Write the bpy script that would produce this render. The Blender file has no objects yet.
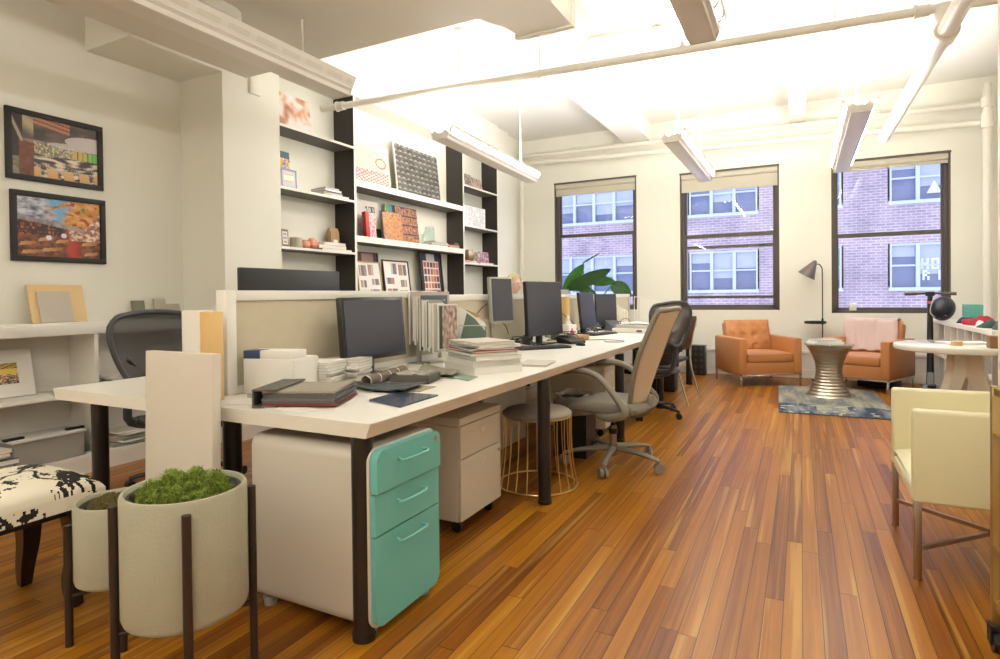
import bpy, bmesh, math, random
from mathutils import Vector, Matrix, noise
random.seed(7)
PI = math.pi
COL = bpy.context.scene.collection
def S(r, g, b):                                    # sRGB 0-255 -> linear
    f = lambda c: (c/255/12.92) if c/255 <= .04045 else ((c/255+.055)/1.055)**2.4
    return (f(r), f(g), f(b))
# ---------------------------------------------------------------- camera geometry (used to survey points on real planes)
FP, YAW, PIT, ROL, CY, HC = 589.3, -.4724, .01175, .01097, 302.4, 1.17
def _axes():
    cy, sy = math.cos(YAW), math.sin(YAW)
    f = Vector((sy, cy, 0)); rt = Vector((cy, -sy, 0)); up = Vector((0, 0, 1))
    f2 = f*math.cos(PIT) - up*math.sin(PIT); dn = -(up*math.cos(PIT) + f*math.sin(PIT))
    r2 = rt*math.cos(ROL) + dn*math.sin(ROL); d2 = dn*math.cos(ROL) - rt*math.sin(ROL)
    return r2, d2, f2
RT, DN, FW = _axes()
def _on(px, py, ax, v):
    d = RT*((px-500)/FP) + DN*((py-CY)/FP) + FW
    c = Vector((0, 0, HC)); t = (v - c[ax])/d[ax]
    return c + d*t
def atx(px, py, v): return _on(px, py, 0, v)
def aty(px, py, v): return _on(px, py, 1, v)
def atz(px, py, v): return _on(px, py, 2, v)
# ---------------------------------------------------------------- materials
MATS = {}
def mat(name, col, rough=.5, metal=0., bump=0., bscale=200., var=0., vscale=6., coat=0., sheen=0., trans=0., emis=None, estr=0., spec=None):
    if name in MATS: return MATS[name]
    m = bpy.data.materials.new(name); m.use_nodes = True; nt = m.node_tree
    b = nt.nodes['Principled BSDF']
    b.inputs['Base Color'].default_value = (*col, 1); b.inputs['Roughness'].default_value = rough
    b.inputs['Metallic'].default_value = metal
    if coat: b.inputs['Coat Weight'].default_value = coat; b.inputs['Coat Roughness'].default_value = .08
    if sheen: b.inputs['Sheen Weight'].default_value = sheen
    if trans: b.inputs['Transmission Weight'].default_value = trans
    if spec is not None: b.inputs['Specular IOR Level'].default_value = spec
    if emis: b.inputs['Emission Color'].default_value = (*emis, 1); b.inputs['Emission Strength'].default_value = estr
    tc = nt.nodes.new('ShaderNodeTexCoord')
    if var:
        n = nt.nodes.new('ShaderNodeTexNoise'); n.inputs['Scale'].default_value = vscale; n.inputs['Detail'].default_value = 5
        nt.links.new(tc.outputs['Object'], n.inputs['Vector'])
        mx = nt.nodes.new('ShaderNodeMix'); mx.data_type = 'RGBA'
        mx.inputs[6].default_value = (*[c*(1-var) for c in col], 1); mx.inputs[7].default_value = (*[min(1, c*(1+var)) for c in col], 1)
        nt.links.new(n.outputs['Fac'], mx.inputs[0]); nt.links.new(mx.outputs[2], b.inputs['Base Color'])
    if bump:
        n = nt.nodes.new('ShaderNodeTexNoise'); n.inputs['Scale'].default_value = bscale; n.inputs['Detail'].default_value = 3
        nt.links.new(tc.outputs['Object'], n.inputs['Vector'])
        bp = nt.nodes.new('ShaderNodeBump'); bp.inputs['Strength'].default_value = bump; bp.inputs['Distance'].default_value = .004
        nt.links.new(n.outputs['Fac'], bp.inputs['Height']); nt.links.new(bp.outputs['Normal'], b.inputs['Normal'])
    MATS[name] = m
    return m
def vmat(name, rough=.45, coat=0.):                # printed / woven colour stored with the mesh
    if name in MATS: return MATS[name]
    m = mat(name, (1, 1, 1), rough, coat=coat); nt = m.node_tree
    a = nt.nodes.new('ShaderNodeAttribute'); a.attribute_name = 'Col'
    nt.links.new(a.outputs['Color'], nt.nodes['Principled BSDF'].inputs['Base Color'])
    return m
WALL = mat('cream wall paint', (.82, .80, .71), .62, bump=.12, bscale=60, var=.02, vscale=2)
CEIL = mat('white ceiling paint', (.80, .78, .73), .7, bump=.12, bscale=40, var=.02, vscale=2)
DUCTM = mat('painted duct metal', (.74, .70, .61), .5, bump=.08, bscale=25)
PIPEM = mat('painted pipe', (.80, .76, .67), .42, bump=.1, bscale=80)
FIXM = mat('fixture enamel', (.78, .75, .69), .4)
WHITE = mat('white laminate', (.83, .80, .73), .35, var=.015, vscale=3)
WHITE2 = mat('white painted board', (.78, .75, .69), .45, var=.02, vscale=3)
EDGE = mat('laminate edge', (.80, .75, .66), .4)
BLACK = mat('black metal', (.012, .011, .011), .28, coat=.3)
BLACKP = mat('black plastic', (.013, .013, .014), .4)
DKGREY = mat('dark grey plastic', (.06, .06, .065), .45)
SCREEN = mat('monitor screen', (.046, .047, .066), .2, spec=.6)
SILVER = mat('silver plastic', (.38, .37, .34), .35, metal=.3)
CHROME = mat('chrome', (.75, .75, .75), .12, metal=1)
STEEL = mat('brushed steel', (.42, .33, .27), .35, metal=1)
BRASS = mat('brass wire', (.72, .52, .24), .28, metal=1)
GOLD = mat('antique gold metal', (.50, .38, .17), .38, metal=1)
FRAMEW = mat('bronze window frame', (.095, .078, .062), .45)
FELT = mat('beige tack board', (.58, .505, .37), .9, bump=.35, bscale=260, var=.07, vscale=14)
LEATHER = mat('orange leather', (.50, .205, .07), .38, bump=.18, bscale=90, var=.05, vscale=8)
CREAML = mat('cream leather', (.76, .70, .45), .42, bump=.15, bscale=80, var=.03)
PINK = mat('pink throw', (.62, .47, .45), .9, bump=.3, bscale=150)
TAUPE = mat('taupe chair plastic', (.25, .222, .175), .45)
TAUPEF = mat('taupe upholstery', (.23, .205, .16), .8, bump=.25, bscale=300)
MESHB = mat('beige chair mesh', (.74, .60, .45), .8, bump=.3, bscale=500)
TEAL = mat('teal powder coat', (.16, .50, .45), .4, bump=.05, bscale=300)
BEIGEC = mat('beige cabinet steel', (.70, .64, .53), .42)
PLANT = mat('ceramic planter glaze', (.40, .385, .285), .6, bump=.45, bscale=110, var=.05, vscale=20)
BRONZE = mat('bronze stand metal', (.060, .043, .036), .38, metal=.6)
MOSSG = mat('moss green', (.20, .27, .03), .9, var=.65, vscale=45)
MOSSB = mat('moss brown', (.16, .13, .04), .95, var=.5, vscale=60)
SOIL = mat('dark pot liner', (.02, .022, .018), .4)
DWOOD = mat('dark wood', (.022, .013, .010), .3, coat=.3)
SHELFD = mat('espresso veneer', (.030, .024, .020), .5, var=.2, vscale=8)
SHELFU = mat('shelf underside', (.11, .095, .08), .55)
PALEW = mat('pale maple', (.72, .50, .25), .5, var=.08, vscale=5)
KRAFT = mat('kraft paper', (.45, .29, .15), .8)
PAPER = mat('paper', (.82, .79, .73), .7)
PAPER2 = mat('grey paper', (.55, .51, .45), .7)
PAPERR = mat('red cover', (.50, .03, .025), .5)
PAPERG = mat('green cover', (.20, .30, .22), .6)
PAPERB = mat('slate cover', (.10, .115, .15), .6)
PAPERP = mat('pink cover', (.60, .22, .22), .6)
PAPERO = mat('orange cover', (.60, .30, .10), .6)
SHADE = mat('roller shade cloth', (.60, .56, .46), .85)
CARDT = mat('cardboard tube', (.72, .48, .20), .7)
SKIN = mat('skin', (.66, .42, .32), .5)
HAIR = mat('blond hair', (.44, .32, .17), .6, bump=.6, bscale=180)
SHIRT = mat('grey shirt', (.10, .11, .13), .9)
LEAF = mat('glossy leaf', (.045, .19, .022), .3, var=.35, vscale=9)
LEAFD = mat('dark leaf', (.03, .10, .02), .35, var=.3, vscale=9)
PRINT = vmat('printed picture', .35)
PRINTM = vmat('printed matt', .8)
RUGM = vmat('rug pile', .95)
FABRP = vmat('printed fabric', .75)
PLINK = mat('black wire mesh', (.022, .02, .018), .55)
FOAM = mat('grey cushion', (.32, .27, .23), .85, bump=.2, bscale=300)
ORANGE = mat('orange band', (.7, .16, .03), .4)
NAVY = mat('navy cloth', (.02, .022, .06), .8)
REDC = mat('red knit', (.35, .02, .03), .9)
GREYC = mat('grey coat cloth', (.10, .10, .10), .9, bump=.4, bscale=60)
BLACKC = mat('black cloth', (.010, .010, .010), .95, bump=.4, bscale=60)
TEALB = mat('teal box', (.10, .40, .33), .5)
STONE = mat('stone sample', (.50, .46, .38), .6, var=.1, vscale=12)
STONEG = mat('green stone sample', (.20, .20, .14), .6, var=.15)
def glassmat(name, tint=(1, 1, 1), fac=.07, rough=.0):
    m = bpy.data.materials.new(name); m.use_nodes = True; nt = m.node_tree; nt.nodes.clear()
    o = nt.nodes.new('ShaderNodeOutputMaterial'); t = nt.nodes.new('ShaderNodeBsdfTransparent'); g = nt.nodes.new('ShaderNodeBsdfGlossy')
    t.inputs[0].default_value = (*tint, 1); g.inputs['Roughness'].default_value = rough
    mx = nt.nodes.new('ShaderNodeMixShader'); lw = nt.nodes.new('ShaderNodeLayerWeight'); lw.inputs[0].default_value = .5
    fr = nt.nodes.new('ShaderNodeMath'); fr.operation = 'POWER'; fr.inputs[1].default_value = 4; nt.links.new(lw.outputs['Facing'], fr.inputs[0])
    ad = nt.nodes.new('ShaderNodeMath'); ad.operation = 'ADD'; ad.inputs[1].default_value = fac
    nt.links.new(fr.outputs[0], ad.inputs[0]); nt.links.new(ad.outputs[0], mx.inputs[0])
    nt.links.new(t.outputs[0], mx.inputs[1]); nt.links.new(g.outputs[0], mx.inputs[2]); nt.links.new(mx.outputs[0], o.inputs[0])
    MATS[name] = m; return m
GLASS = glassmat('window glass', (.97, .98, 1.), .055)
GLASSG = glassmat('green edge glass', (.93, .97, .95), .05)
CLEARP = glassmat('clear plastic', (.85, .85, .83), .10, .15)
def milky():
    nt = CLEARP.node_tree; o = next(n for n in nt.nodes if n.type == 'OUTPUT_MATERIAL'); src = o.inputs[0].links[0].from_socket
    d = nt.nodes.new('ShaderNodeBsdfDiffuse'); d.inputs[0].default_value = (.75, .73, .68, 1); mx = nt.nodes.new('ShaderNodeMixShader'); mx.inputs[0].default_value = .28
    nt.links.new(src, mx.inputs[1]); nt.links.new(d.outputs[0], mx.inputs[2]); nt.links.new(mx.outputs[0], o.inputs[0])
milky()
def emat(name, col, s):
    m = bpy.data.materials.new(name); m.use_nodes = True
    b = m.node_tree.nodes['Principled BSDF']; b.inputs['Base Color'].default_value = (.9, .9, .9, 1)
    b.inputs['Emission Color'].default_value = (*col, 1); b.inputs['Emission Strength'].default_value = s
    return m
TUBE = emat('fluorescent tube', (1, .96, .88), 9)
TUBEOFF = mat('unlit tube', (.62, .58, .50), .3)
def meshfabric(name, col, alpha, scale):
    m = mat(name, col, .6); nt = m.node_tree; b = nt.nodes['Principled BSDF']
    tc = nt.nodes.new('ShaderNodeTexCoord'); v = nt.nodes.new('ShaderNodeTexVoronoi'); v.inputs['Scale'].default_value = scale
    nt.links.new(tc.outputs['Object'], v.inputs['Vector'])
    lt = nt.nodes.new('ShaderNodeMath'); lt.operation = 'GREATER_THAN'; lt.inputs[1].default_value = alpha
    nt.links.new(v.outputs['Distance'], lt.inputs[0]); nt.links.new(lt.outputs[0], b.inputs['Alpha'])
    return m
AERONM = mat('open weave mesh', (.045, .04, .037), .7, bump=.6, bscale=450)
AERONM.node_tree.nodes['Principled BSDF'].inputs['Alpha'].default_value = .86
FRAMEB = mat('matt black frame', (.012, .011, .011), .55)
# floor: narrow heart-pine boards running away from the camera
def floor_mat():
    m = bpy.data.materials.new('pine floor boards'); m.use_nodes = True; nt = m.node_tree; N = nt.nodes; L = nt.links
    b = N['Principled BSDF']
    tc = N.new('ShaderNodeTexCoord'); sp = N.new('ShaderNodeSeparateXYZ'); L.new(tc.outputs['Object'], sp.inputs[0])
    def M(op, a, bb=None, c=None):
        n = N.new('ShaderNodeMath'); n.operation = op
        for i, q in enumerate((a, bb, c)):
            if q is None: continue
            if isinstance(q, (int, float)): n.inputs[i].default_value = q
            else: L.new(q, n.inputs[i])
        return n.outputs[0]
    W = .064
    u = M('DIVIDE', sp.outputs[0], W); ui = M('FLOOR', u); uf = M('FRACT', u)
    w1 = N.new('ShaderNodeTexWhiteNoise'); w1.noise_dimensions = '1D'; L.new(ui, w1.inputs['W'])
    v = M('ADD', M('DIVIDE', sp.outputs[1], 1.7), M('MULTIPLY', w1.outputs['Value'], 7.3)); vi = M('FLOOR', v); vf = M('FRACT', v)
    cb = N.new('ShaderNodeCombineXYZ'); L.new(ui, cb.inputs[0]); L.new(vi, cb.inputs[1])
    w2 = N.new('ShaderNodeTexWhiteNoise'); w2.noise_dimensions = '3D'; L.new(cb.outputs[0], w2.inputs['Vector'])
    ramp = N.new('ShaderNodeValToRGB'); e = ramp.color_ramp.elements
    cols = [(0, (.13, .036, .004)), (.2, (.235, .072, .006)), (.42, (.345, .124, .008)), (.68, (.43, .175, .011)), (.86, (.51, .255, .022)), (1, (.60, .36, .055))]
    e[0].position = 0; e[0].color = (*cols[0][1], 1); e[1].position = 1; e[1].color = (*cols[-1][1], 1)
    for p, c in cols[1:-1]:
        k = e.new(p); k.color = (*c, 1)
    # streaky grain stretched along the board, offset per board
    gv = N.new('ShaderNodeCombineXYZ')
    L.new(M('MULTIPLY', sp.outputs[0], 42.), gv.inputs[0]); L.new(M('MULTIPLY', sp.outputs[1], .9), gv.inputs[1]); L.new(M('MULTIPLY', w2.outputs['Value'], 40.), gv.inputs[2])
    n1 = N.new('ShaderNodeTexNoise'); n1.inputs['Scale'].default_value = 1.; n1.inputs['Detail'].default_value = 4; n1.inputs['Distortion'].default_value = .6
    L.new(gv.outputs[0], n1.inputs['Vector'])
    f = M('ADD', M('MULTIPLY', w2.outputs['Value'], .50), M('MULTIPLY', n1.outputs['Fac'], .85)); f = M('SUBTRACT', f, .30)
    L.new(f, ramp.inputs[0])
    # fine pores
    gv2 = N.new('ShaderNodeCombineXYZ'); L.new(M('MULTIPLY', sp.outputs[0], 420.), gv2.inputs[0]); L.new(M('MULTIPLY', sp.outputs[1], 9.), gv2.inputs[1])
    n2 = N.new('ShaderNodeTexNoise'); n2.inputs['Scale'].default_value = 1.; L.new(gv2.outputs[0], n2.inputs['Vector'])
    pore = M('ADD', M('MULTIPLY', n2.outputs['Fac'], .35), .82)
    gap = M('MAXIMUM', M('GREATER_THAN', M('ABSOLUTE', M('SUBTRACT', uf, .5)), .478), M('LESS_THAN', vf, .0022))
    gk = M('SUBTRACT', 1., M('MULTIPLY', gap, .8))
    mx = N.new('ShaderNodeVectorMath'); mx.operation = 'SCALE'; L.new(ramp.outputs[0], mx.inputs[0]); L.new(M('MULTIPLY', pore, gk), mx.inputs['Scale'])
    sv = N.new('ShaderNodeCombineXYZ'); L.new(M('MULTIPLY', sp.outputs[0], 26.), sv.inputs[0]); L.new(M('MULTIPLY', sp.outputs[1], .55), sv.inputs[1]); L.new(M('MULTIPLY', w2.outputs['Value'], 91.), sv.inputs[2])
    n4 = N.new('ShaderNodeTexNoise'); n4.inputs['Scale'].default_value = 1.; n4.inputs['Detail'].default_value = 2; L.new(sv.outputs[0], n4.inputs['Vector'])
    mr = N.new('ShaderNodeMapRange'); mr.interpolation_type = 'SMOOTHSTEP'; mr.inputs['From Min'].default_value = .57; mr.inputs['From Max'].default_value = .68; L.new(n4.outputs['Fac'], mr.inputs['Value'])
    sm = N.new('ShaderNodeMix'); sm.data_type = 'RGBA'; sm.inputs[7].default_value = (.60, .345, .075, 1)
    L.new(M('MULTIPLY', M('MULTIPLY', mr.outputs[0], gk), .5), sm.inputs[0]); L.new(mx.outputs[0], sm.inputs[6]); L.new(sm.outputs[2], b.inputs['Base Color'])
    b.inputs['Specular IOR Level'].default_value = .30
    n3 = N.new('ShaderNodeTexNoise'); n3.inputs['Scale'].default_value = 2.3; n3.inputs['Detail'].default_value = 4; L.new(tc.outputs['Object'], n3.inputs['Vector'])
    L.new(M('ADD', M('MULTIPLY', n3.outputs['Fac'], .10), .275), b.inputs['Roughness'])
    bp = N.new('ShaderNodeBump'); bp.inputs['Strength'].default_value = .5; bp.inputs['Distance'].default_value = .003
    L.new(M('SUBTRACT', M('ADD', M('MULTIPLY', n2.outputs['Fac'], .05), M('MULTIPLY', w2.outputs['Value'], .02)), gap), bp.inputs['Height']); L.new(bp.outputs['Normal'], b.inputs['Normal'])
    return m
def brick_mat():
    m = bpy.data.materials.new('facade brick'); m.use_nodes = True; nt = m.node_tree; N = nt.nodes; L = nt.links; b = N['Principled BSDF']
    tc = N.new('ShaderNodeTexCoord'); sp = N.new('ShaderNodeSeparateXYZ'); L.new(tc.outputs['Object'], sp.inputs[0])
    cb = N.new('ShaderNodeCombineXYZ'); L.new(sp.outputs[0], cb.inputs[0]); L.new(sp.outputs[2], cb.inputs[1])
    br = N.new('ShaderNodeTexBrick'); br.inputs['Scale'].default_value = 1.; br.inputs['Brick Width'].default_value = .30; br.inputs['Row Height'].default_value = .10
    br.inputs['Mortar Size'].default_value = .016; br.inputs['Color1'].default_value = (.50, .36, .33, 1); br.inputs['Color2'].default_value = (.36, .26, .25, 1); br.inputs['Mortar'].default_value = (.60, .55, .54, 1)
    L.new(cb.outputs[0], br.inputs['Vector'])
    n = N.new('ShaderNodeTexNoise'); n.inputs['Scale'].default_value = .9; n.inputs['Detail'].default_value = 6; L.new(tc.outputs['Object'], n.inputs['Vector'])
    mx = N.new('ShaderNodeMix'); mx.data_type = 'RGBA'; mx.blend_type = 'MULTIPLY'; mx.inputs[0].default_value = .8
    rp = N.new('ShaderNodeValToRGB'); rp.color_ramp.elements[0].position = .3; rp.color_ramp.elements[0].color = (.6, .6, .62, 1); rp.color_ramp.elements[1].position = .7; rp.color_ramp.elements[1].color = (1.25, 1.2, 1.2, 1)
    L.new(n.outputs['Fac'], rp.inputs[0]); L.new(br.outputs['Color'], mx.inputs[6]); L.new(rp.outputs[0], mx.inputs[7]); L.new(mx.outputs[2], b.inputs['Base Color'])
    b.inputs['Roughness'].default_value = .9
    return m
# ---------------------------------------------------------------- geometry collector
class G:
    def __init__(s): s.v = []; s.f = []; s.c = []
    def add(s, vs, fs, col=None):
        o = len(s.v); s.v += [tuple(p) for p in vs]
        for i, f in enumerate(fs):
            s.f.append(tuple(o+k for k in f)); s.c.append(col[i] if isinstance(col, list) else col)
        return s
    def box(s, x0, x1, y0, y1, z0, z1, bev=0, M=None, seg=2, col=None):
        if x1 < x0: x0, x1 = x1, x0
        if y1 < y0: y0, y1 = y1, y0
        if z1 < z0: z0, z1 = z1, z0
        bm = bmesh.new(); bmesh.ops.create_cube(bm, size=1)
        for v in bm.verts: v.co = Vector(((x0+x1)/2+v.co.x*(x1-x0), (y0+y1)/2+v.co.y*(y1-y0), (z0+z1)/2+v.co.z*(z1-z0)))
        if bev: bmesh.ops.bevel(bm, geom=bm.edges[:], offset=min(bev, .49*min(x1-x0, y1-y0, z1-z0)), segments=seg, affect='EDGES', profile=.5)
        bm.verts.index_update()
        vs = [(M @ v.co if M else v.co) for v in bm.verts]
        s.add(vs, [[v.index for v in f.verts] for f in bm.faces], col); bm.free(); return s
    def cyl(s, p0, p1, r0, r1=None, n=16, caps=True, col=None):
        p0, p1 = Vector(p0), Vector(p1); r1 = r0 if r1 is None else r1
        q = (p1-p0).to_track_quat('Z', 'Y'); vs = []
        for p, r in ((p0, r0), (p1, r1)):
            for i in range(n):
                a = 2*PI*i/n; vs.append(p + q @ Vector((r*math.cos(a), r*math.sin(a), 0)))
        fs = [(i, (i+1) % n, n+(i+1) % n, n+i) for i in range(n)]
        if caps: fs += [tuple(reversed(range(n))), tuple(range(n, 2*n))]
        return s.add(vs, fs, col)
    def tube(s, pts, r, n=8, closed=False, sub=0, rs=None, sq=None):
        P = [Vector(p) for p in pts]
        if sub:
            Q = []; m = len(P); R = rs; RR = []
            for i in range(m if closed else m-1):
                a = P[(i-1) % m] if (closed or i > 0) else P[0]; b = P[i]; c = P[(i+1) % m]; d = P[(i+2) % m] if (closed or i+2 < m) else P[-1]
                for k in range(sub):
                    t = k/sub; Q.append(.5*((2*b)+(c-a)*t+(2*a-5*b+4*c-d)*t*t+(3*b-a-3*c+d)*t**3))
                    if R: RR.append(R[i]*(1-t)+R[(i+1) % m]*t)
            if not closed:
                Q.append(P[-1])
                if R: RR.append(R[-1])
            P = Q; rs = RR if R else None
        m = len(P); vs = []; up = None
        for i in range(m):
            t = (P[(i+1) % m]-P[i-1]) if closed else (P[min(i+1, m-1)]-P[max(i-1, 0)])
            if t.length < 1e-9: t = Vector((0, 0, 1))
            t.normalize()
            if up is None: up = Vector((0, 0, 1)) if abs(t.z) < .9 else Vector((1, 0, 0))
            sd = t.cross(up)
            if sd.length < 1e-6: sd = t.orthogonal()
            sd.normalize(); up = sd.cross(t).normalized(); rr = rs[i] if rs else r
            for k in range(n):
                a = 2*PI*k/n + (PI/n if n == 4 else 0)
                e = (1, 1) if sq is None else sq
                vs.append(P[i]+sd*(rr*math.cos(a)*e[0])+up*(rr*math.sin(a)*e[1]))
        fs = []
        for i in range(m if closed else m-1):
            j = (i+1) % m
            for k in range(n): fs.append((i*n+k, i*n+(k+1) % n, j*n+(k+1) % n, j*n+k))
        if not closed: fs += [tuple(reversed(range(n))), tuple((m-1)*n+k for k in range(n))]
        return s.add(vs, fs)
    def lathe(s, prof, c=(0, 0, 0), n=32, M=None, caps=False, col=None):
        c = Vector(c); vs = []
        for r, z in prof:
            for i in range(n):
                a = 2*PI*i/n; p = Vector((r*math.cos(a), r*math.sin(a), z)); vs.append((M @ p if M else p)+c)
        fs = [(j*n+i, j*n+(i+1) % n, (j+1)*n+(i+1) % n, (j+1)*n+i) for j in range(len(prof)-1) for i in range(n)]
        if caps: fs += [tuple(reversed(range(n))), tuple((len(prof)-1)*n+i for i in range(n))]
        return s.add(vs, fs, col)
    def prism(s, poly, d0, d1, ax='z', M=None, col=None):
        def mk(p, d): return {'z': (p[0], p[1], d), 'y': (p[0], d, p[1]), 'x': (d, p[0], p[1])}[ax]
        n = len(poly); vs = [Vector(mk(p, d0)) for p in poly]+[Vector(mk(p, d1)) for p in poly]
        if M: vs = [M @ v for v in vs]
        return s.add(vs, [tuple(range(n)), tuple(reversed(range(n, 2*n)))]+[(i, n+i, n+(i+1) % n, (i+1) % n) for i in range(n)], col)
    def ell(s, c, r, nu=16, nv=10, M=None, fn=None, col=None):
        c = Vector(c); vs = [];
        for j in range(nv+1):
            t = PI*j/nv
            for i in range(nu):
                a = 2*PI*i/nu; p = Vector((r[0]*math.sin(t)*math.cos(a), r[1]*math.sin(t)*math.sin(a), r[2]*math.cos(t)))
                if fn: p = fn(p)
                vs.append((M @ p if M else p)+c)
        fs = [(j*nu+i, (j+1)*nu+i, (j+1)*nu+(i+1) % nu, j*nu+(i+1) % nu) for j in range(nv) for i in range(nu)]
        return s.add(vs, fs, col)
    def grid(s, fn, nu, nv, col=None, thick=0):
        vs = [Vector(fn(i/nu, j/nv)) for j in range(nv+1) for i in range(nu+1)]
        fs = []; cs = []
        for j in range(nv):
            for i in range(nu):
                a = j*(nu+1)+i; fs.append((a, a+1, a+nu+2, a+nu+1))
                cs.append(col((i+.5)/nu, (j+.5)/nv) if col else None)
        return s.add(vs, fs, cs)
    def put(s, name, m, parent=None, ang=40, loc=None, mod=None):
        me = bpy.data.meshes.new(name); me.from_pydata(s.v, [], s.f); me.validate(clean_customdata=False)
        bm = bmesh.new(); bm.from_mesh(me)
        bmesh.ops.remove_doubles(bm, verts=bm.verts, dist=1e-6) if not any(c is not None for c in s.c) else None
        if not any(c is not None for c in s.c): bmesh.ops.recalc_face_normals(bm, faces=bm.faces)
        bm.to_mesh(me); bm.free()
        if any(c is not None for c in s.c):
            at = me.color_attributes.new('Col', 'FLOAT_COLOR', 'CORNER')
            if len(me.polygons) == len(s.c):
                for p in me.polygons:
                    c = s.c[p.index] or (.5, .5, .5)
                    for li in p.loop_indices: at.data[li].color = (*c, 1)
        me.materials.append(m)
        if ang:
            for p in me.polygons: p.use_smooth = True
            me.set_sharp_from_angle(angle=math.radians(ang))
        o = bpy.data.objects.new(name, me); COL.objects.link(o)
        if parent: o.parent = parent
        if loc: o.location = loc
        if mod == 'solid':
            md = o.modifiers.new('thickness', 'SOLIDIFY'); md.thickness = .006
        return o
def T(name, label, cat, loc=(0, 0, 0), rz=0., group=None):
    o = bpy.data.objects.new(name, None); COL.objects.link(o); o.empty_display_size = .1
    o.location = loc; o.rotation_euler = (0, 0, rz); o['label'] = label; o['category'] = cat
    if group: o['group'] = group
    return o
def tag(o, label, cat, group=None):
    o['label'] = label; o['category'] = cat
    if group: o['group'] = group
    return o
def st(o): o['kind'] = 'structure'; return o
def dup(o, loc=None, rz=None, label=None, parent=None):
    c = o.copy(); COL.objects.link(c)
    if parent: c.parent = parent
    if loc is not None: c.location = loc
    if rz is not None: c.rotation_euler = (0, 0, rz)
    if label: c['label'] = label
    for ch in list(o.children): dup(ch, parent=c)
    return c
def RZ(a): return Matrix.Rotation(a, 4, 'Z')
def RX(a): return Matrix.Rotation(a, 4, 'X')
def RY(a): return Matrix.Rotation(a, 4, 'Y')
def TR(x, y, z): return Matrix.Translation((x, y, z))
def nz(x, y, z=0.): return noise.noise(Vector((x, y, z)))
def lerp(a, b, t): return tuple(a[i]*(1-t)+b[i]*t for i in range(3))
#PARTS
# ================================================================ SETTING
YW = 9.05; XL = -4.62; XR = 2.2; ZC = 3.75; XF = -4.10; XB = -4.37
CAM = bpy.data.cameras.new('camera'); CAM.sensor_width = 36; CAM.lens = FP*36/1000; CAM.shift_y = -(329.5-CY)/1000; CAM.clip_start = .05; CAM.clip_end = 200
co = bpy.data.objects.new('camera', CAM); COL.objects.link(co); bpy.context.scene.camera = co
R3 = Matrix((RT, -DN, -FW)).transposed(); co.matrix_world = Matrix.Translation((0, 0, HC)) @ R3.to_4x4()
st(G().box(XL-.2, XR+.2, -4.2, YW+.2, -.1, 0).put('floor', floor_mat(), ang=0))
st(G().box(XL-.2, XR+.2, -4.2, YW+.3, ZC, ZC+.1).put('ceiling', CEIL, ang=0))
st(G().box(XL-.2, XL, -4.2, 3.2, 0, ZC).put('wall_left', WALL, ang=0))
st(G().box(XL-.2, XB, 3.78, 8.01, 0, ZC).put('wall_bookcase_niche', WALL, ang=0))
st(G().box(XL-.2, XF, 3.2, 3.78, 0, ZC, bev=.004).box(XL-.2, XF-.04, 8.015, 8.45, 0, ZC).box(XL-.2, XF-.10, 8.45, YW, 0, ZC).put('wall_column_left', WALL, ang=0))
st(G().box(XB, XF, 3.78, 8.01, 3.25, ZC).put('trim_1', WALL, ang=0))
st(G().box(XR, XR+.2, -4.2, YW, 0, ZC).put('wall_right', WALL, ang=0))
st(G().box(XL-.2, XR+.2, -4.2, -4.0, 0, ZC).put('wall_back', WALL, ang=0))
px = aty(997.5, 250, 4.45).x
st(G().box(px, px+.3, 4.1, 4.45, 0, ZC, bev=.006).put('wall_pillar_right', WALL, ang=0))
st(G().box(XL, XF, 2.47, 3.2, 2.98, ZC).put('trim_2', WALL, ang=0))
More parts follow.
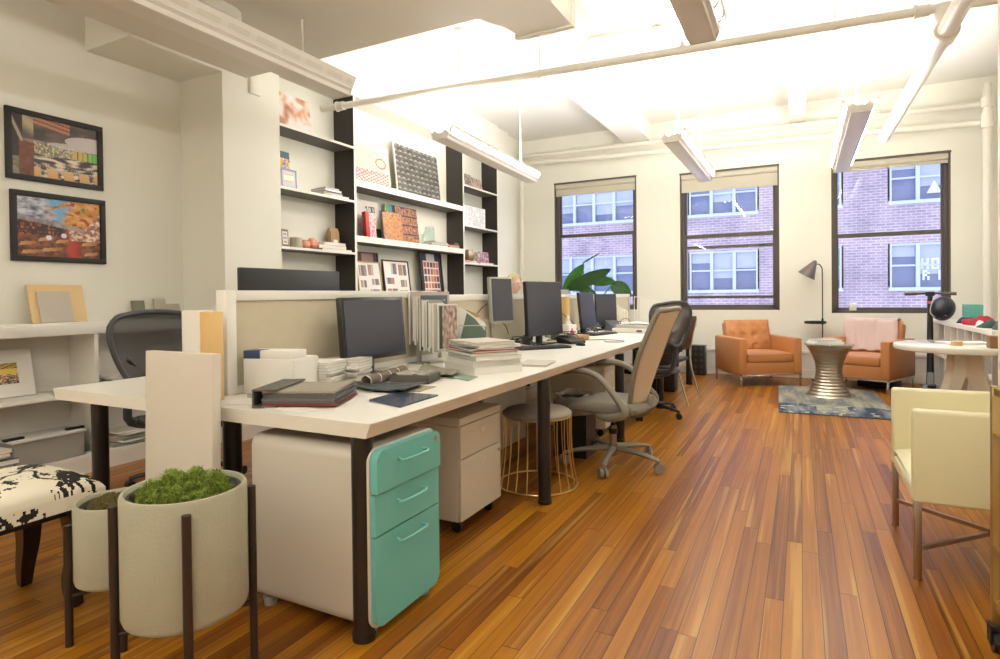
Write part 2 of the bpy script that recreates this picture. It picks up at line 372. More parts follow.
# window wall with three openings
WIN = [(-3.60, -2.25, .93, 2.99), (-1.60, -.265, .925, 2.945), (.365, 1.655, .885, 2.90)]
g = G(); xs = [XL-.2]
for a, b, c, d in WIN:
    g.box(xs[-1], a, YW, YW+.3, 0, ZC); g.box(a, b, YW, YW+.3, 0, c); g.box(a, b, YW, YW+.3, d, ZC); xs.append(b)
g.box(xs[-1], XR+.2, YW, YW+.3, 0, ZC)
st(g.put('wall_far', WALL, ang=0))
for i, (a, b, c, d) in enumerate(WIN):
    w = T(f'window_{i+1}', ['left double hung window with dark frame and beige shade', 'middle double hung window with dark frame and double mid rail', 'right double hung window with dark frame beside the scooter'][i], 'window', (a, YW, c)); st(w)
    W, H = b-a, d-c; y0, y1 = .05, .15
    mr = [(H*.585), (H*.54), (H*.515)][i]
    g = G().box(0, .055, y0, y1, 0, H).box(W-.055, W, y0, y1, 0, H).box(0, W, y0, y1, 0, .035).box(0, W, y0, y1, H-.05, H)
    g.box(0, .02, .0, y0, 0, H).box(W-.02, W, .0, y0, 0, H).box(-.004, W+.004, -.012, .03, H-.02, H+.006)
    g.put('window_frame', FRAMEW, w, ang=0)
    G().box(.055, .085, .07, .11, 0, mr+.02).box(W-.085, W-.055, .07, .11, 0, mr+.02).box(.055, W-.055, .065, .115, mr-.035, mr+.02, bev=.004).box(.055, W-.055, .07, .11, .035, .075).put('lower_sash', FRAMEW, w, ang=0)
    G().box(.055, .08, .112, .148, mr, H-.05).box(W-.08, W-.055, .112, .148, mr, H-.05).put('upper_sash', FRAMEW, w, ang=0)
    if i < 2: G().box(.055, W-.055, .05, .10, .17 if i == 1 else .2, .205 if i == 1 else .235).put('stop_rail', FRAMEW, w, ang=0)
    if i == 1: G().box(.055, W-.055, .112, .15, mr-.19, mr-.145).put('screen_rail', FRAMEW, w, ang=0)
    G().box(.07, W-.07, .088, .092, .05, mr).put('lower_pane', GLASS, w, ang=0)
    G().box(.07, W-.07, .128, .132, mr, H-.04).put('upper_pane', GLASS, w, ang=0)
    hs = [.20, .27, .13][i]
    s = G().box(.012, W-.012, .004, .055, H-.10, H-.012, bev=.02).box(.02, W-.02, .028, .031, H-hs, H-.08).box(.02, W-.02, .02, .04, H-hs-.012, H-hs+.008, bev=.004)
    s.put('roller_shade', SHADE, w)
# ceiling beams running towards the windows
def bx(p): return atz(p[0], p[1], 3.48).x
st(G().box(bx((614, 133))-.02, bx((647, 137)), -4, YW, 3.48, ZC, bev=.008).put('trim_3', CEIL, ang=0))
st(G().box(bx((789, 110)), bx((805, 122)), -4, YW, 3.48, ZC, bev=.008).put('trim_4', CEIL, ang=0))
# tall baseboard with ledge under the windows
st(G().box(-3.9, XR, YW-.025, YW, .0, .35).box(-3.9, XR, YW-.045, YW, .33, .375, bev=.006).box(-3.9, XR, YW-.04, YW, 0, .12, bev=.004).put('baseboard_far', WHITE2, ang=0))
for a, b in ((-4.1, -4.087),):
    st(G().box(a, b, 3.2, 3.78, 0, .12).put('baseboard_left', WHITE2, ang=0))
# ---------------------------------------------------------------- duct near the ceiling
d = T('ventilation_duct', 'painted beige metal duct under the ceiling with a short outlet branch', 'duct', (-2.6, 2.6, 3.0))
zb = 0
pts = [(-1.5, -1.1), (1.22, -1.1), (1.22, 1.24), (.84, 1.24)]
for k in range(0, 7):
    a = k/6*PI/2; pts.append((.84-.30*(1-math.cos(a)) - .0, .83+.41 - .41*math.sin(a)) if 0 else (.84-.12*(math.sin(a)), 1.24-.10-.31*(k/6)**.6 if k else 1.24))
pts += [(.6, .83), (-1.5, .83)]
G().prism(pts, 0, .38, 'z').put('duct_body', DUCTM, d, ang=25)
G().box(.80, 1.235, 1.20, 1.245, -.012, .39).put('outlet_flange', DUCTM, d, ang=0)
tip = atz(248, 24, 2.93)
d2 = T('ceiling_ledge', 'rounded painted cover under the ceiling above the long unlit lamp', 'ceiling cover', (tip.x-.1, tip.y-.04, 2.93))
pp = [(-.25, -.9), (.1, -.9), (.1, -.08)] + [(.02+.08*math.cos(a*PI/12), -.08+.12*math.sin(a*PI/12)) for a in range(0, 7)] + [(-.25, .04)]
G().prism(pp, 0, .068, 'z').put('cover_body', DUCTM, d2, ang=25)
# ---------------------------------------------------------------- pipes
pl = T('sprinkler_pipe', 'white painted pipe crossing the room below the ceiling', 'pipe', (0, 0, 0))
p0 = atz(318, 110, 3.1); p1 = atz(935, 9, 3.1); p0.x = XB
G().tube([p0, p1, p1+(p1-p0).normalized()*1.6], .033, 12).put('long_pipe', PIPEM, pl)
q = lambda t: p0.lerp(p1, t)
dr = (p1-p0).normalized()
for t in (.045, .985): G().cyl(q(t)-dr*.04, q(t)+dr*.04, .043, n=14).cyl(q(t)-dr*.045, q(t)-dr*.03, .05, n=14).cyl(q(t)+dr*.03, q(t)+dr*.045, .043, n=14).put('collar', PIPEM, pl)
for px_ in (680,):
    c = atz(px_, 46, 3.1); c = q((c.x-p0.x)/(p1.x-p0.x))
    G().cyl(c-dr*.035, c+dr*.035, .036, n=12).cyl(c, c+Vector((0, 0, .06)), .018, n=10).cyl(c+Vector((0, 0, .06)), c+Vector((0, 0, .1)), .006, n=8).cyl(c+Vector((0, 0, .1)), c+Vector((0, 0, .104)), .018, n=12).put('sprinkler_head', PIPEM, pl)
for px_ in (535, 835):
    c = atz(px_, 70 if px_ < 600 else 25, 3.1); c = q((c.x-p0.x)/(p1.x-p0.x))
    G().tube([c+Vector((0, 0, -.03)), c+Vector((0, 0, ZC-3.1))], .006, 6).tube([c+Vector((.034*math.cos(a*PI/6), 0, .034*math.sin(a*PI/6))) for a in range(12)], .005, 6, closed=True).put('hanger', PIPEM, pl)
e = atz(938, 50, 2.93); e2 = atz(880, 137, 2.93)
pm = T('heating_main_pipe', 'thick white painted pipe running towards the right window', 'pipe', (0, 0, 0))
ax = (e.x+e2.x)/2; ey = p1.y
G().tube([(ax+.03, 1.0, 2.93), (ax+.03, ey, 2.93), (ax, e2.y, 2.93)], .056, 16).put('main_pipe', PIPEM, pm)
G().cyl((ax+.03, ey-.05, 2.93), (ax+.03, ey+.09, 2.93), .075, n=16).cyl((ax+.03, ey+.0, 2.93), (ax+.01, ey, 3.12), .05, n=16).ell((ax+.03, ey, 2.93), (.076, .076, .076)).cyl((ax+.03, ey, 2.99), (ax+.03, ey, 3.01), .056, n=16).put('elbow', PIPEM, pm)
G().cyl((ax, e2.y-.03, 2.93), (ax, e2.y+.04, 2.93), .064, n=16).put('pipe_cap', PIPEM, pm)
for n_, (pa, pb, lab) in enumerate((((530, 156), (990, 103), 'upper thin white pipe along the top of the window wall'), ((530, 163), (990, 122), 'lower white pipe along the top of the window wall'))):
    a = aty(*pa, 8.93); b = aty(*pb, 8.93); a.x = -4.2
    r_ = T('wall_pipe', lab, 'pipe')
    G().tube([a, b], .032+.008*n_, 12).put('pipe_run', PIPEM, r_)
    for px_ in ((640,) if n_ else (905, 656)):
        t = (px_-530)/460; c = a.lerp(b, t)
        G().cyl(c-Vector((.04, 0, 0)), c+Vector((.04, 0, 0)), .05, n=12).cyl(c, c+Vector((0, 0, .07)), .014, n=8).cyl(c+Vector((0, 0, .07)), c+Vector((0, 0, .076)), .03, n=12).put('fitting', PIPEM, r_)
r_ = T('riser_pipe', 'white vertical pipe in the corner right of the right window', 'pipe', (1.98, 8.9, 0))
G().tube([(0, 0, 0), (0, 0, 3.62)], .045, 14).put('pipe_run', PIPEM, r_)
G().cyl((0, 0, 3.1), (0, 0, 3.28), .062, n=14).cyl((0, 0, 3.34), (0, 0, 3.46), .06, n=14).put('fitting', PIPEM, r_)
r_ = T('corner_riser_pipe', 'slim white vertical pipe in the left corner beside the left window', 'pipe', (-4.1, 8.85, 0))
G().tube([(0, 0, 0), (0, 0, 3.7)], .03, 12).put('pipe_run', PIPEM, r_); G().cyl((0, 0, 3.3), (0, 0, 3.4), .042, n=12).put('fitting', PIPEM, r_)
# conduit with boxes on the ceiling
cz = ZC-.02
def cpt(px_, py_, z=cz): return atz(px_, py_, z)
cd = T('ceiling_conduit', 'thin white conduit with a bent drop between the ceiling beams', 'conduit')
a = cpt(700, 24); b = cpt(600, 36); 
G().tube([a, b, b+Vector((-.12, 0, -.02)), b+Vector((-.18, 0, -.12)), b+Vector((-.18, 0, -.6))], .012, 8, sub=4).put('conduit_run', PIPEM, cd)
c = cpt(657, 28); G().cyl(c, c+Vector((0, 0, -.03)), .05, n=12).put('junction_box', PIPEM, cd)
wb = atx(254, 82, XF)
tag(G().box(XF, XF+.02, wb.y-.055, wb.y+.055, wb.z-.11, wb.z+.11, bev=.006).put('wall_box', PIPEM), 'small white box fixed high on the column below the unlit lamp', 'wall box')
# ---------------------------------------------------------------- suspended fluorescent fixtures
def slotted(name, base, off):
    m = bpy.data.materials.new(name); m.use_nodes = True; nt = m.node_tree; b = nt.nodes['Principled BSDF']
    tc = nt.nodes.new('ShaderNodeTexCoord'); sp = nt.nodes.new('ShaderNodeSeparateXYZ'); nt.links.new(tc.outputs['Object'], sp.inputs[0])
    f = None
    for op, v in (('DIVIDE', .19), ('FRACT', None), ('LESS_THAN', .74)):
        n = nt.nodes.new('ShaderNodeMath'); n.operation = op
        nt.links.new(f if f else sp.outputs[1], n.inputs[0])
        if v is not None: n.inputs[1].default_value = v
        f = n.outputs[0]
    mx = nt.nodes.new('ShaderNodeMix'); mx.data_type = 'RGBA'; mx.inputs[6].default_value = (.74, .71, .65, 1); mx.inputs[7].default_value = (*off, 1)
    nt.links.new(f, mx.inputs[0]); nt.links.new(mx.outputs[2], b.inputs['Base Color'])
    if base:
        k = nt.nodes.new('ShaderNodeMath'); k.operation = 'MULTIPLY'; k.inputs[1].default_value = base; nt.links.new(f, k.inputs[0])
        b.inputs['Emission Color'].default_value = (1, .975, .90, 1); nt.links.new(k.outputs[0], b.inputs['Emission Strength'])
    return m
LENS = slotted('lit louvre lens', 72, (.9, .9, .9)); LENSOFF = slotted('unlit louvre lens', 0, (.68, .65, .57))
def fixture(x, y0, y1, z, label, lit, power=0, rods=True, ang=0.):
    L = y1-y0; h = L/2
    t = T('pendant_light', label, 'ceiling light', (x, (y0+y1)/2, z), ang, 'suspended linear lamps')
    G().box(-.07, .07, -h, h, 0, .035, bev=.004).prism([(-.07, .03), (-.092, .042), (-.092, .05), (-.05, .05), (.05, .05), (.092, .05), (.092, .042), (.07, .03)], -h, h, 'y').put('housing', FIXM, t, ang=20)
    for s in (-1, 1):
        G().prism([(s*.088, .047), (s*.130, .120), (s*.124, .123), (s*.082, .051)], -h, h, 'y').put('reflector_wing', FIXM, t, ang=0)
        G().prism([(s*.099, .066), (s*.115, .094), (s*.1175, .093), (s*.1015, .065)], -h+.03, h-.03, 'y').put('lens_row', LENS if lit else LENSOFF, t, ang=0)
        G().cyl((s*.04, -h+.02, .08), (s*.04, h-.02, .08), .013, n=10).put('lamp_tube', TUBE if lit else TUBEOFF, t)
    for e in (-h, h-.012): G().prism([(-.07, .0), (.07, .0), (.092, .048), (.085, .06), (.055, .085), (.025, .06), (-.025, .06), (-.055, .085), (-.085, .06), (-.092, .048)], e-.004*(1 if e < 0 else -1), e+.012, 'y').put('end_cap', FIXM, t, ang=0)
    for yy in (-h+.38, h-.38):
        G().cyl((0, yy, .07), (0, yy, ZC-z-.02), .008, n=8).cyl((0, yy, ZC-z-.035), (0, yy, ZC-z), .05, n=14).put('suspension_rod', FIXM, t)
    if lit:
        ld = bpy.data.lights.new('lamp', 'AREA'); ld.shape = 'RECTANGLE'; ld.size = .17; ld.size_y = L*.95; ld.energy = power; ld.color = (1, .975, .90)
        lo = bpy.data.objects.new('lamp', ld); COL.objects.link(lo); lo.parent = t; lo.location = (0, 0, .105); lo.rotation_euler = (PI, 0, 0)
    return t
def fx(p): return atz(p[0], p[1], 2.60)
a = fx((345, 97)); fixture(a.x-.02, a.y-3.2, a.y, 2.60, 'long unlit lamp nearest the camera at top left', False)
a, b = fx((440, 139)), fx((532, 183)); fixture((a.x+b.x)/2, a.y, b.y, 2.60, 'lit lamp hanging in front of the bookcase', True, 36, ang=(a.x-b.x)/(b.y-a.y))
a, b = fx((672, 142)), fx((703, 180)); fixture((a.x+b.x)/2, a.y, b.y+.15, 2.60, 'lit lamp hanging before the middle window', True, 36)
a, b = fx((863, 112)), fx((840, 172)); fixture((a.x+b.x)/2, a.y, b.y, 2.60, 'lit lamp hanging before the right window', True, 36)
a = fx((703, 43)); fixture(a.x, a.y-2.4, a.y, 2.60, 'lamp cut by the top edge above the crossing pipe', True, 17)
# ---------------------------------------------------------------- building across the street
BR = brick_mat(); yB = 25.0
fac = T('brick_building', 'brick building with pale window frames seen outside through the windows', 'building', (0, yB, 0))
rows = [(1.30, 2.85), (4.35, 5.95)]
cols = [(-11.0, -9.4), (-3.75, -1.45), (2.75, 5.4), (.0, 1.3)]
wins = []
for z0, z1 in rows:
    wins += [(-10.8, -5.4, z0, z1) if z0 > 3 else (-10.2, -6.2, z0, z1), (-4.05, -1.5, z0, z1), (-.2, 1.33, z0, z1), (2.82, 5.3, z0, z1)]
g = G(); ys = sorted(set([-16, 14] + [w[0] for w in wins] + [w[1] for w in wins])); zs = sorted(set([-3, 12] + [w[2] for w in wins]+[w[3] for w in wins]))
for i in range(len(ys)-1):
    for j in range(len(zs)-1):
        cx, cz_ = (ys[i]+ys[i+1])/2, (zs[j]+zs[j+1])/2
        if not any(w[0] < cx < w[1] and w[2] < cz_ < w[3] for w in wins): g.box(ys[i], ys[i+1], 0, .4, zs[j], zs[j+1])
g.box(-16, 14, .5, .6, -3, 12)
g.put('facade', BR, fac, ang=0)
FRM = mat('pale blue window frame', (.62, .68, .85), .5); BLD = mat('window blinds', (.50, .54, .62), .7); DKG = mat('dim far glass', (.22, .25, .32), .15)
for w in wins:
    x0, x1, z0, z1 = w; n = max(2, round((x1-x0)/.95)); 
    g = G().box(x0-.05, x1+.05, -.08, .1, z0-.12, z0).box(x0, x1, .02, .12, z1-.07, z1)
    for k in range(n+1):
        xx = x0+(x1-x0)*k/n; g.box(xx-.06, xx+.06, .0, .12, z0, z1)
    for k in range(n):
        xx = x0+(x1-x0)*k/n; g.box(xx+.05, xx+(x1-x0)/n-.05, .03, .11, (z0+z1)/2-.03, (z0+z1)/2+.03)
    f = g.put('window_frame', FRM, fac, ang=0)
    G().box(x0, x1, .2, .22, z0, z1).put('window_pane', DKG, f, ang=0)
    g = G()
    for k in range(n):
        xx = x0+(x1-x0)*k/n; hh = [.45, .8, .6, .3, .7][(k+int(x0*3)) % 5]
        g.box(xx+.07, xx+(x1-x0)/n-.07, .15, .17, z1-(z1-z0)*hh, z1)
    g.put('blind', BLD, f, ang=0)
FONT = {'H': '101101111101101', 'O': '111101101101111', 'W': '101101101111101', 'R': '110101110101101', 'U': '101101101101111', 'T': '111010010010010', 'E': '111100110100111', 'A': '010101111101101', 'S': '111100111001111', 'I': '111010010010111', 'N': '111101101101101', 'L': '100100100100111', '1': '010110010010111', '0': '111101101101111', 'F': '111100110100100', 'D': '110101101101110', 'G': '111100101101111', 'Y': '101101010010010', 'M': '101111111101101', ' ': '0'*15}
def glyphs(g, text, x, z, s, y, gap=1.):
    for ch in text:
        bits = FONT.get(ch, FONT['I'])
        for r in range(5):
            for c in range(3):
                if bits[r*3+c] == '1': g.box(x+c*s, x+c*s+s*.96, y, y+.01, z-(r+1)*s, z-r*s)
        x += s*(3+gap)
NOTE = mat('white sticky notes', (.85, .87, .95), .7)
g = G(); a = aty(921.5, 258, yB); glyphs(g, 'HOW', a.x, a.z, .078, .125, .8); a2 = aty(923, 270, yB); glyphs(g, 'R U', a2.x, a2.z, .07, .125, .25)
g.put('window_letters', NOTE, fac, ang=0)
a = aty(935, 184, yB); G().prism([(a.x-.22, a.z-.28), (a.x+.22, a.z-.28), (a.x, a.z+.16)], .125, .135, 'y').put('paper_triangle', NOTE, fac, ang=0)
# ---------------------------------------------------------------- sky and daylight
w = bpy.data.worlds.new('sky'); bpy.context.scene.world = w; w.use_nodes = True
bg = w.node_tree.nodes['Background']; bg.inputs[0].default_value = (.54, .61, .96, 1); bg.inputs[1].default_value = 2.1
sc = bpy.context.scene
sc.view_settings.view_transform = 'Standard'; sc.view_settings.look = 'None'; sc.view_settings.gamma = 1; sc.view_settings.use_curve_mapping = False
sc.view_settings.exposure = 0.36
# fixtures added behind the camera, unseen, to brighten the near end of the office
for x_, y_ in ((-3.0, -1.6), (.2, -1.9)):
    fixture(x_, y_-1.2, y_+1.2, 2.60, 'added unseen lamp behind the camera over the ' + ('left' if x_ < -1 else 'right') + ' side of the office', True, 62)
# ================================================================ DESKS
XD, YD, ZD = -1.27, 1.53, .75; DW = 1.72; XP = -2.205
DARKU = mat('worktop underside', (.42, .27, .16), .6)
def desk(x0, x1, y0, side, label):
    t = T('desk', label, 'desk', ((x0+x1)/2, y0+DW/2, 0), 0, 'white worktops of the long shared table')
    w = (x1-x0)/2; h = DW/2-.002
    G().box(-w, w, -h, h, ZD-.004, ZD, bev=.0015).put('tabletop', WHITE, t, ang=0)
    G().prism([(-w, ZD-.004), (w, ZD-.004), (w-(.02 if side > 0 else 0), ZD-.052), (-w+(.02 if side < 0 else 0), ZD-.052)], -h+.0, h, 'y').put('edge_band', EDGE, t, ang=0)
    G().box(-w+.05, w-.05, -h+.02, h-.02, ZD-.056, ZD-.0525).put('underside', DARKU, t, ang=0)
    return t
def post(t, x, y, r=.037):
    G().cyl((x, y, .02), (x, y, ZD-.053), r, n=20).cyl((x, y, 0), (x, y, .022), r+.004, n=20).put('leg', BLACK, t)
names = ['nearest the planters', 'second in its row', 'third in its row', 'by the window wall']
for k in range(4):
    y0 = YD+k*DW
    t = desk(XP, XD, y0, 1, ['white worktop with fabric samples and a printed roll on it', 'white worktop carrying two grey framed monitors and a paper stack', 'white worktop with tissue box and wooden box on it', 'white worktop at the window end with stacked paper trays'][k])
    for yy in ([1.572, 3.05] if k == 0 else [4.60] if k == 1 else [6.1] if k == 2 else [7.85]): post(t, (XD-.07 if yy < 2 else XD-.02)-(XP+XD)/2, yy-y0-DW/2)
    for yy in ([1.66] if k == 0 else [3.4] if k == 1 else [5.1] if k == 2 else [8.3]): post(t, -2.1-(XP+XD)/2, yy-y0-DW/2)
    x0 = -3.19
    t = desk(x0, XP-.055, y0, -1, ['white worktop across the divider behind the leaning board', 'white worktop across the divider before the bookcase', 'white worktop across the divider where a person sits', 'white worktop across the divider beside the potted plant'][k])
    for yy in ([1.68] if k == 0 else [3.4] if k == 1 else [5.1] if k == 2 else [8.3]): post(t, -3.08-(x0+XP-.055)/2, yy-y0-DW/2)
    for yy in ([] if k == 0 else [3.4] if k == 1 else [] if k == 2 else [8.3]): post(t, -2.35-(x0+XP-.055)/2, yy-y0-DW/2)
# desk divider panels
for k, (a, b, zt, lab) in enumerate(((1.72, 3.37, 1.205, 'tack board divider with white frame standing behind the near monitor'), (3.42, 5.0, 1.18, 'tack board divider behind the hanging magazines and grey monitor'), (5.03, 6.55, 1.175, 'tack board divider behind the large black monitor'), (6.9, 8.42, 1.172, 'tack board divider at the window end behind the wire racks'))):
    t = T('desk_divider', lab, 'divider', (XP-.028, (a+b)/2, ZD), 0, None)
    h = (b-a)/2; H = zt-ZD
    G().box(-.024, .024, -h+.04, h-.04, .03, H-.04).put('tack_board', FELT, t, ang=0)
    g = G().box(-.034, .034, -h, -h+.05, 0, H, bev=.003).box(-.034, .034, h-.05, h, 0, H, bev=.003).box(-.034, .034, -h+.05, h-.05, H-.045, H, bev=.003).box(-.034, .034, -h+.05, h-.05, 0, .035, bev=.003)
    g.put('divider_frame', WHITE, t)
# ================================================================ UNDER THE DESKS
def rrect(w0, w1, h0, h1, r, n=6):
    P = []
    for cx, cy, a0 in ((w1-r, h0+r, -PI/2), (w1-r, h1-r, 0), (w0+r, h1-r, PI/2), (w0+r, h0+r, PI)):
        for k in range(n+1):
            a = a0+k/n*PI/2; P.append((cx+r*math.cos(a), cy+r*math.sin(a)))
    return P
t = T('filing_cabinet', 'white rounded filing cabinet with three teal drawers', 'cabinet', (-1.285, 1.755, 0))
hw = .20
G().prism(rrect(-hw, hw, .035, .655, .045), -.575, -.012, 'x').put('body', mat('cabinet body', (.64, .59, .51), .35), t, ang=30)
for zz0, zz1, hz in ((.505, .648, .60), (.36, .498, .452), (.045, .354, .315)):
    if zz0 > .5: poly = [p for p in rrect(-hw+.006, hw-.006, zz0-.1, zz1, .04) if p[1] > zz0+.02]+[(-hw+.006, zz0), (hw-.006, zz0)]
    elif zz0 < .1: poly = [(hw-.006, zz1), (-hw+.006, zz1)]+[p for p in rrect(-hw+.006, hw-.006, zz0, zz1+.1, .04) if p[1] < zz1-.02]
    else: poly = [(-hw+.006, zz0), (hw-.006, zz0), (hw-.006, zz1), (-hw+.006, zz1)]
    if zz0 > .5: poly = sorted(poly, key=lambda p: math.atan2(p[1]-(zz0+zz1)/2, p[0]))
    if zz0 < .1: poly = sorted(poly, key=lambda p: math.atan2(p[1]-(zz0+zz1)/2, p[0]))
    dw = G().prism(poly, -.012, .008 if zz0 < .5 else .018, 'x').put('drawer', TEAL, t, ang=30)
    x_ = .008 if zz0 < .5 else .018; G().tube([(x_, -.072, hz), (x_+.028, -.072, hz-.003), (x_+.028, .072, hz-.003), (x_, .072, hz)], .005, 8, sub=3).put('handle', TEAL, dw)
G().cyl((.018, .16, .62), (.023, .16, .62), .011, n=16).put('lock', CHROME, t)
for x_, y_ in ((-.53, -.16), (-.53, .16), (-.05, -.16), (-.05, .16)): G().cyl((x_, y_, 0), (x_, y_, .036), .024, .028, n=16).put('foot', mat('grey foot', (.35, .34, .31), .4), t)
def pedestal(x, y, label, w=.43, d=.55):
    t = T('drawer_pedestal', label, 'cabinet', (x, y, 0)); h = w/2
    G().box(-d, -.012, -h, h, .065, .535, bev=.008).put('body', BEIGEC, t)
    G().box(-d, .004, -h-.002, h+.002, .537, .575, bev=.004).put('lid', BEIGEC, t)
    for z0, z1, n in ((.375, .533, 0), (.07, .369, 1)):
        dw = G().box(-.012, .004, -h+.004, h-.004, z0, z1, bev=.003).put('drawer', BEIGEC, t)
        G().prism([(-.03+.0, z1-.035), (.05, z1-.03), (.035, z1-.06), (.0, z1-.075)], .004, .0062, 'x').put('finger_pull', mat('pull recess', (.80, .76, .68), .3), dw, ang=0)
    G().cyl((.004, h-.03, .335), (.008, h-.03, .335), .009, n=14).put('lock', CHROME, t)
    for x_, y_ in ((-d+.05, -h+.05), (-d+.05, h-.05), (-.05, -h+.05), (-.05, h-.05)):
        G().cyl((x_-.0, y_-.011, .027), (x_, y_+.011, .027), .027, n=16).cyl((x_, y_, .03), (x_, y_, .066), .012, n=10).put('caster', BLACKP, t)
    return t
pedestal(-1.475, 2.655, 'beige steel two drawer pedestal between black post and teal cabinet')
pedestal(-1.43, 4.86, 'beige steel two drawer pedestal behind the black waste bin')
for (x, y, lab) in ((-1.335, 7.18, 'tall black computer tower under the far worktop beside white cube'), (-1.40, 7.45, 'black computer tower standing deeper under the far worktop')):
    t = T('computer_tower', lab, 'computer', (x, y, 0))
    G().box(-.42, 0, -.09, .09, .01, .43, bev=.006).put('case', BLACKP, t); G().box(0, .012, -.085, .085, .02, .42, bev=.006).put('front_panel', DKGREY, t)
t = T('desk_stool', 'round stool with grey cushion and flared brass wire base', 'stool', (-1.46, 3.345, 0))
G().lathe([(0, .478), (.12, .477), (.19, .468), (.213, .452), (.215, .44), (.2, .425), (0, .42)], n=40).put('cushion', FOAM, t, ang=60)
for R_, z_, rr in ((.205, .43, .007), (.245, .008, .006)): G().tube([(R_*math.cos(a*PI/20), R_*math.sin(a*PI/20), z_) for a in range(40)], rr, 6, closed=True).put('wire_ring', BRASS, t)
g = G()
for k in range(22):
    a = 2*PI*k/22
    g.tube([((.212-.006*math.sin(PI*u)+.033*u*u)*math.cos(a), (.212-.006*math.sin(PI*u)+.033*u*u)*math.sin(a), .43-.422*u) for u in (0, .25, .5, .75, 1)], .0035, 5)
g.put('wire_lattice', BRASS, t)
t = T('waste_bin', 'black waste bin under the table with clear liner spilling over', 'bin', (-1.50, 4.14, 0), .1)
G().prism([(-.12, -.16), (.12, -.16), (.12, .16), (-.12, .16)], 0, .40, 'z').put('bin_body', BLACKP, t, ang=0)
g = G(); random.seed(3)
g.grid(lambda u, v: ((.135+.05*v+.02*nz(u*9, v*4))*(math.cos(2*PI*u))*1.0, (.17+.05*v+.02*nz(u*9, v*4, 3))*math.sin(2*PI*u), .40+.06*math.sin(PI*v)*(1+.6*nz(u*12, 2))-.09*v*v+.03*nz(u*14, v*6)), 48, 6)
g.put('liner', CLEARP, t, ang=60)
G().box(.121, .124, .03, .1, .33, .36).put('red_label', PAPERR, t, ang=0)
t = T('modesty_board', 'thin white board standing under the worktops behind the round stool', 'panel', (-2.02, 4.0, 0)); G().box(0, .02, -.35, .35, .02, .5, bev=.003).put('board', WHITE2, t)
# ================================================================ CHAIRS
def caster(t, p, a, m=BLACKP, hub=DKGREY, r=.028):
    x, y = p; d = Vector((math.cos(a), math.sin(a), 0)); q = Vector((-d.y, d.x, 0)); c = Vector((x, y, r))
    for s in (-1, 1):
        G().cyl(c+q*s*.008, c+q*s*.026, r, n=18).put('caster_wheel', m, t)
    G().cyl(c, c+Vector((0, 0, .05)), .008, n=8).box(-.014, .014, -.01, .01, .028, .05, M=TR(x, y, 0) @ RZ(a)).put('caster_fork', hub, t)
def starbase(t, R_, ph, m, zc=.105, m2=BLACKP):
    for k in range(5):
        a = math.radians(ph+72*k); c, s = math.cos(a), math.sin(a)
        G().tube([(.03*c, .03*s, zc), (.14*c, .14*s, zc-.004), (.26*c, .26*s, zc-.018), (R_*c, R_*s, zc-.036)], .02, 10, sub=3, rs=[.027, .024, .019, .016], sq=(1, .75)).put('base_leg', m, t)
        caster(t, (R_*c, R_*s), a+.6, TAUPE if m is TAUPE else BLACKP, m, .033 if m is TAUPE else .028)
    G().cyl((0, 0, .07), (0, 0, .15), .034, .028, n=20).put('hub', m, t)
def seatpad(w, d, z0, z1, m, t, name='seat', wf=.16):
    g = G()
    def top(u, v):
        x = (u-.5)*2; y = (v-.5)*2
        r = max(abs(x), abs(y)); k = (abs(x)**4+abs(y)**4)**.25/max(r, 1e-6) if r else 1
        X_, Y_ = x/k*r**0 if 0 else x, y
        sx = X_*math.sqrt(1-.22*Y_*Y_); sy = Y_*math.sqrt(1-.22*X_*X_)
        edge = min(1, max(0, 1-max(abs(x), abs(y)))*5)
        z = z1-.035*(1-edge)**2 - .02*(1-(abs(x)))*0 + .012*abs(x)**3 - (.035*max(0, y-.4)**2*3)
        return (sx*w/2*1.06, sy*d/2*1.06, z)
    g.grid(top, 20, 20)
    g.grid(lambda u, v: (lambda p: (p[0]*.96, p[1]*.96, z0+.25*(p[2]-z1)))(top(u, v)), 20, 20)
    n = 20; o = (n+1)**2
    ring = [i for i in range(n+1)]+[(n+1)*j+n for j in range(1, n+1)]+[(n+1)*n+i for i in range(n-1, -1, -1)]+[(n+1)*j for j in range(n-1, 0, -1)]
    for i in range(len(ring)):
        a, b = ring[i], ring[(i+1) % len(ring)]; g.f.append((a, b, b+o, a+o)); g.c.append(None)
    return g.put(name, m, t, ang=70)
# taupe task chair with pale mesh back (chair faces local +y)
t = T('task_chair', 'taupe swivel task chair with pale mesh back at the middle worktop', 'chair', (-1.155, 3.95, 0), math.radians(84))
starbase(t, .335, -85-84, TAUPE, .115)
G().cyl((0, 0, .06), (0, 0, .27), .024, n=16).put('gas_lift_sleeve', STEEL, t); G().cyl((0, 0, .15), (0, 0, .38), .017, n=14).cyl((0, 0, .215), (0, 0, .25), .03, n=16).put('gas_lift', BLACKP, t)
seatpad(.50, .52, .405, .455, TAUPEF, t)
G().ell((0, -.0, .395), (.235, .24, .035), 24, 8).box(-.07, .07, -.14, .08, .345, .395, bev=.015).put('seat_shell', TAUPE, t, ang=60)
for s in (-1, 1):
    arm = G().tube([(s*.12, .06, .385), (s*.225, .0, .375), (s*.285, -.10, .38), (s*.295, -.20, .42), (s*.29, -.15, .50), (s*.285, -.06, .60), (s*.28, .02, .655), (s*.275, .14, .672), (s*.27, .24, .655)], .022, 12, sub=5, rs=[.02, .024, .03, .03, .024, .022, .022, .026, .02], sq=(1, .9)).put('armrest', TAUPE, t, ang=80)
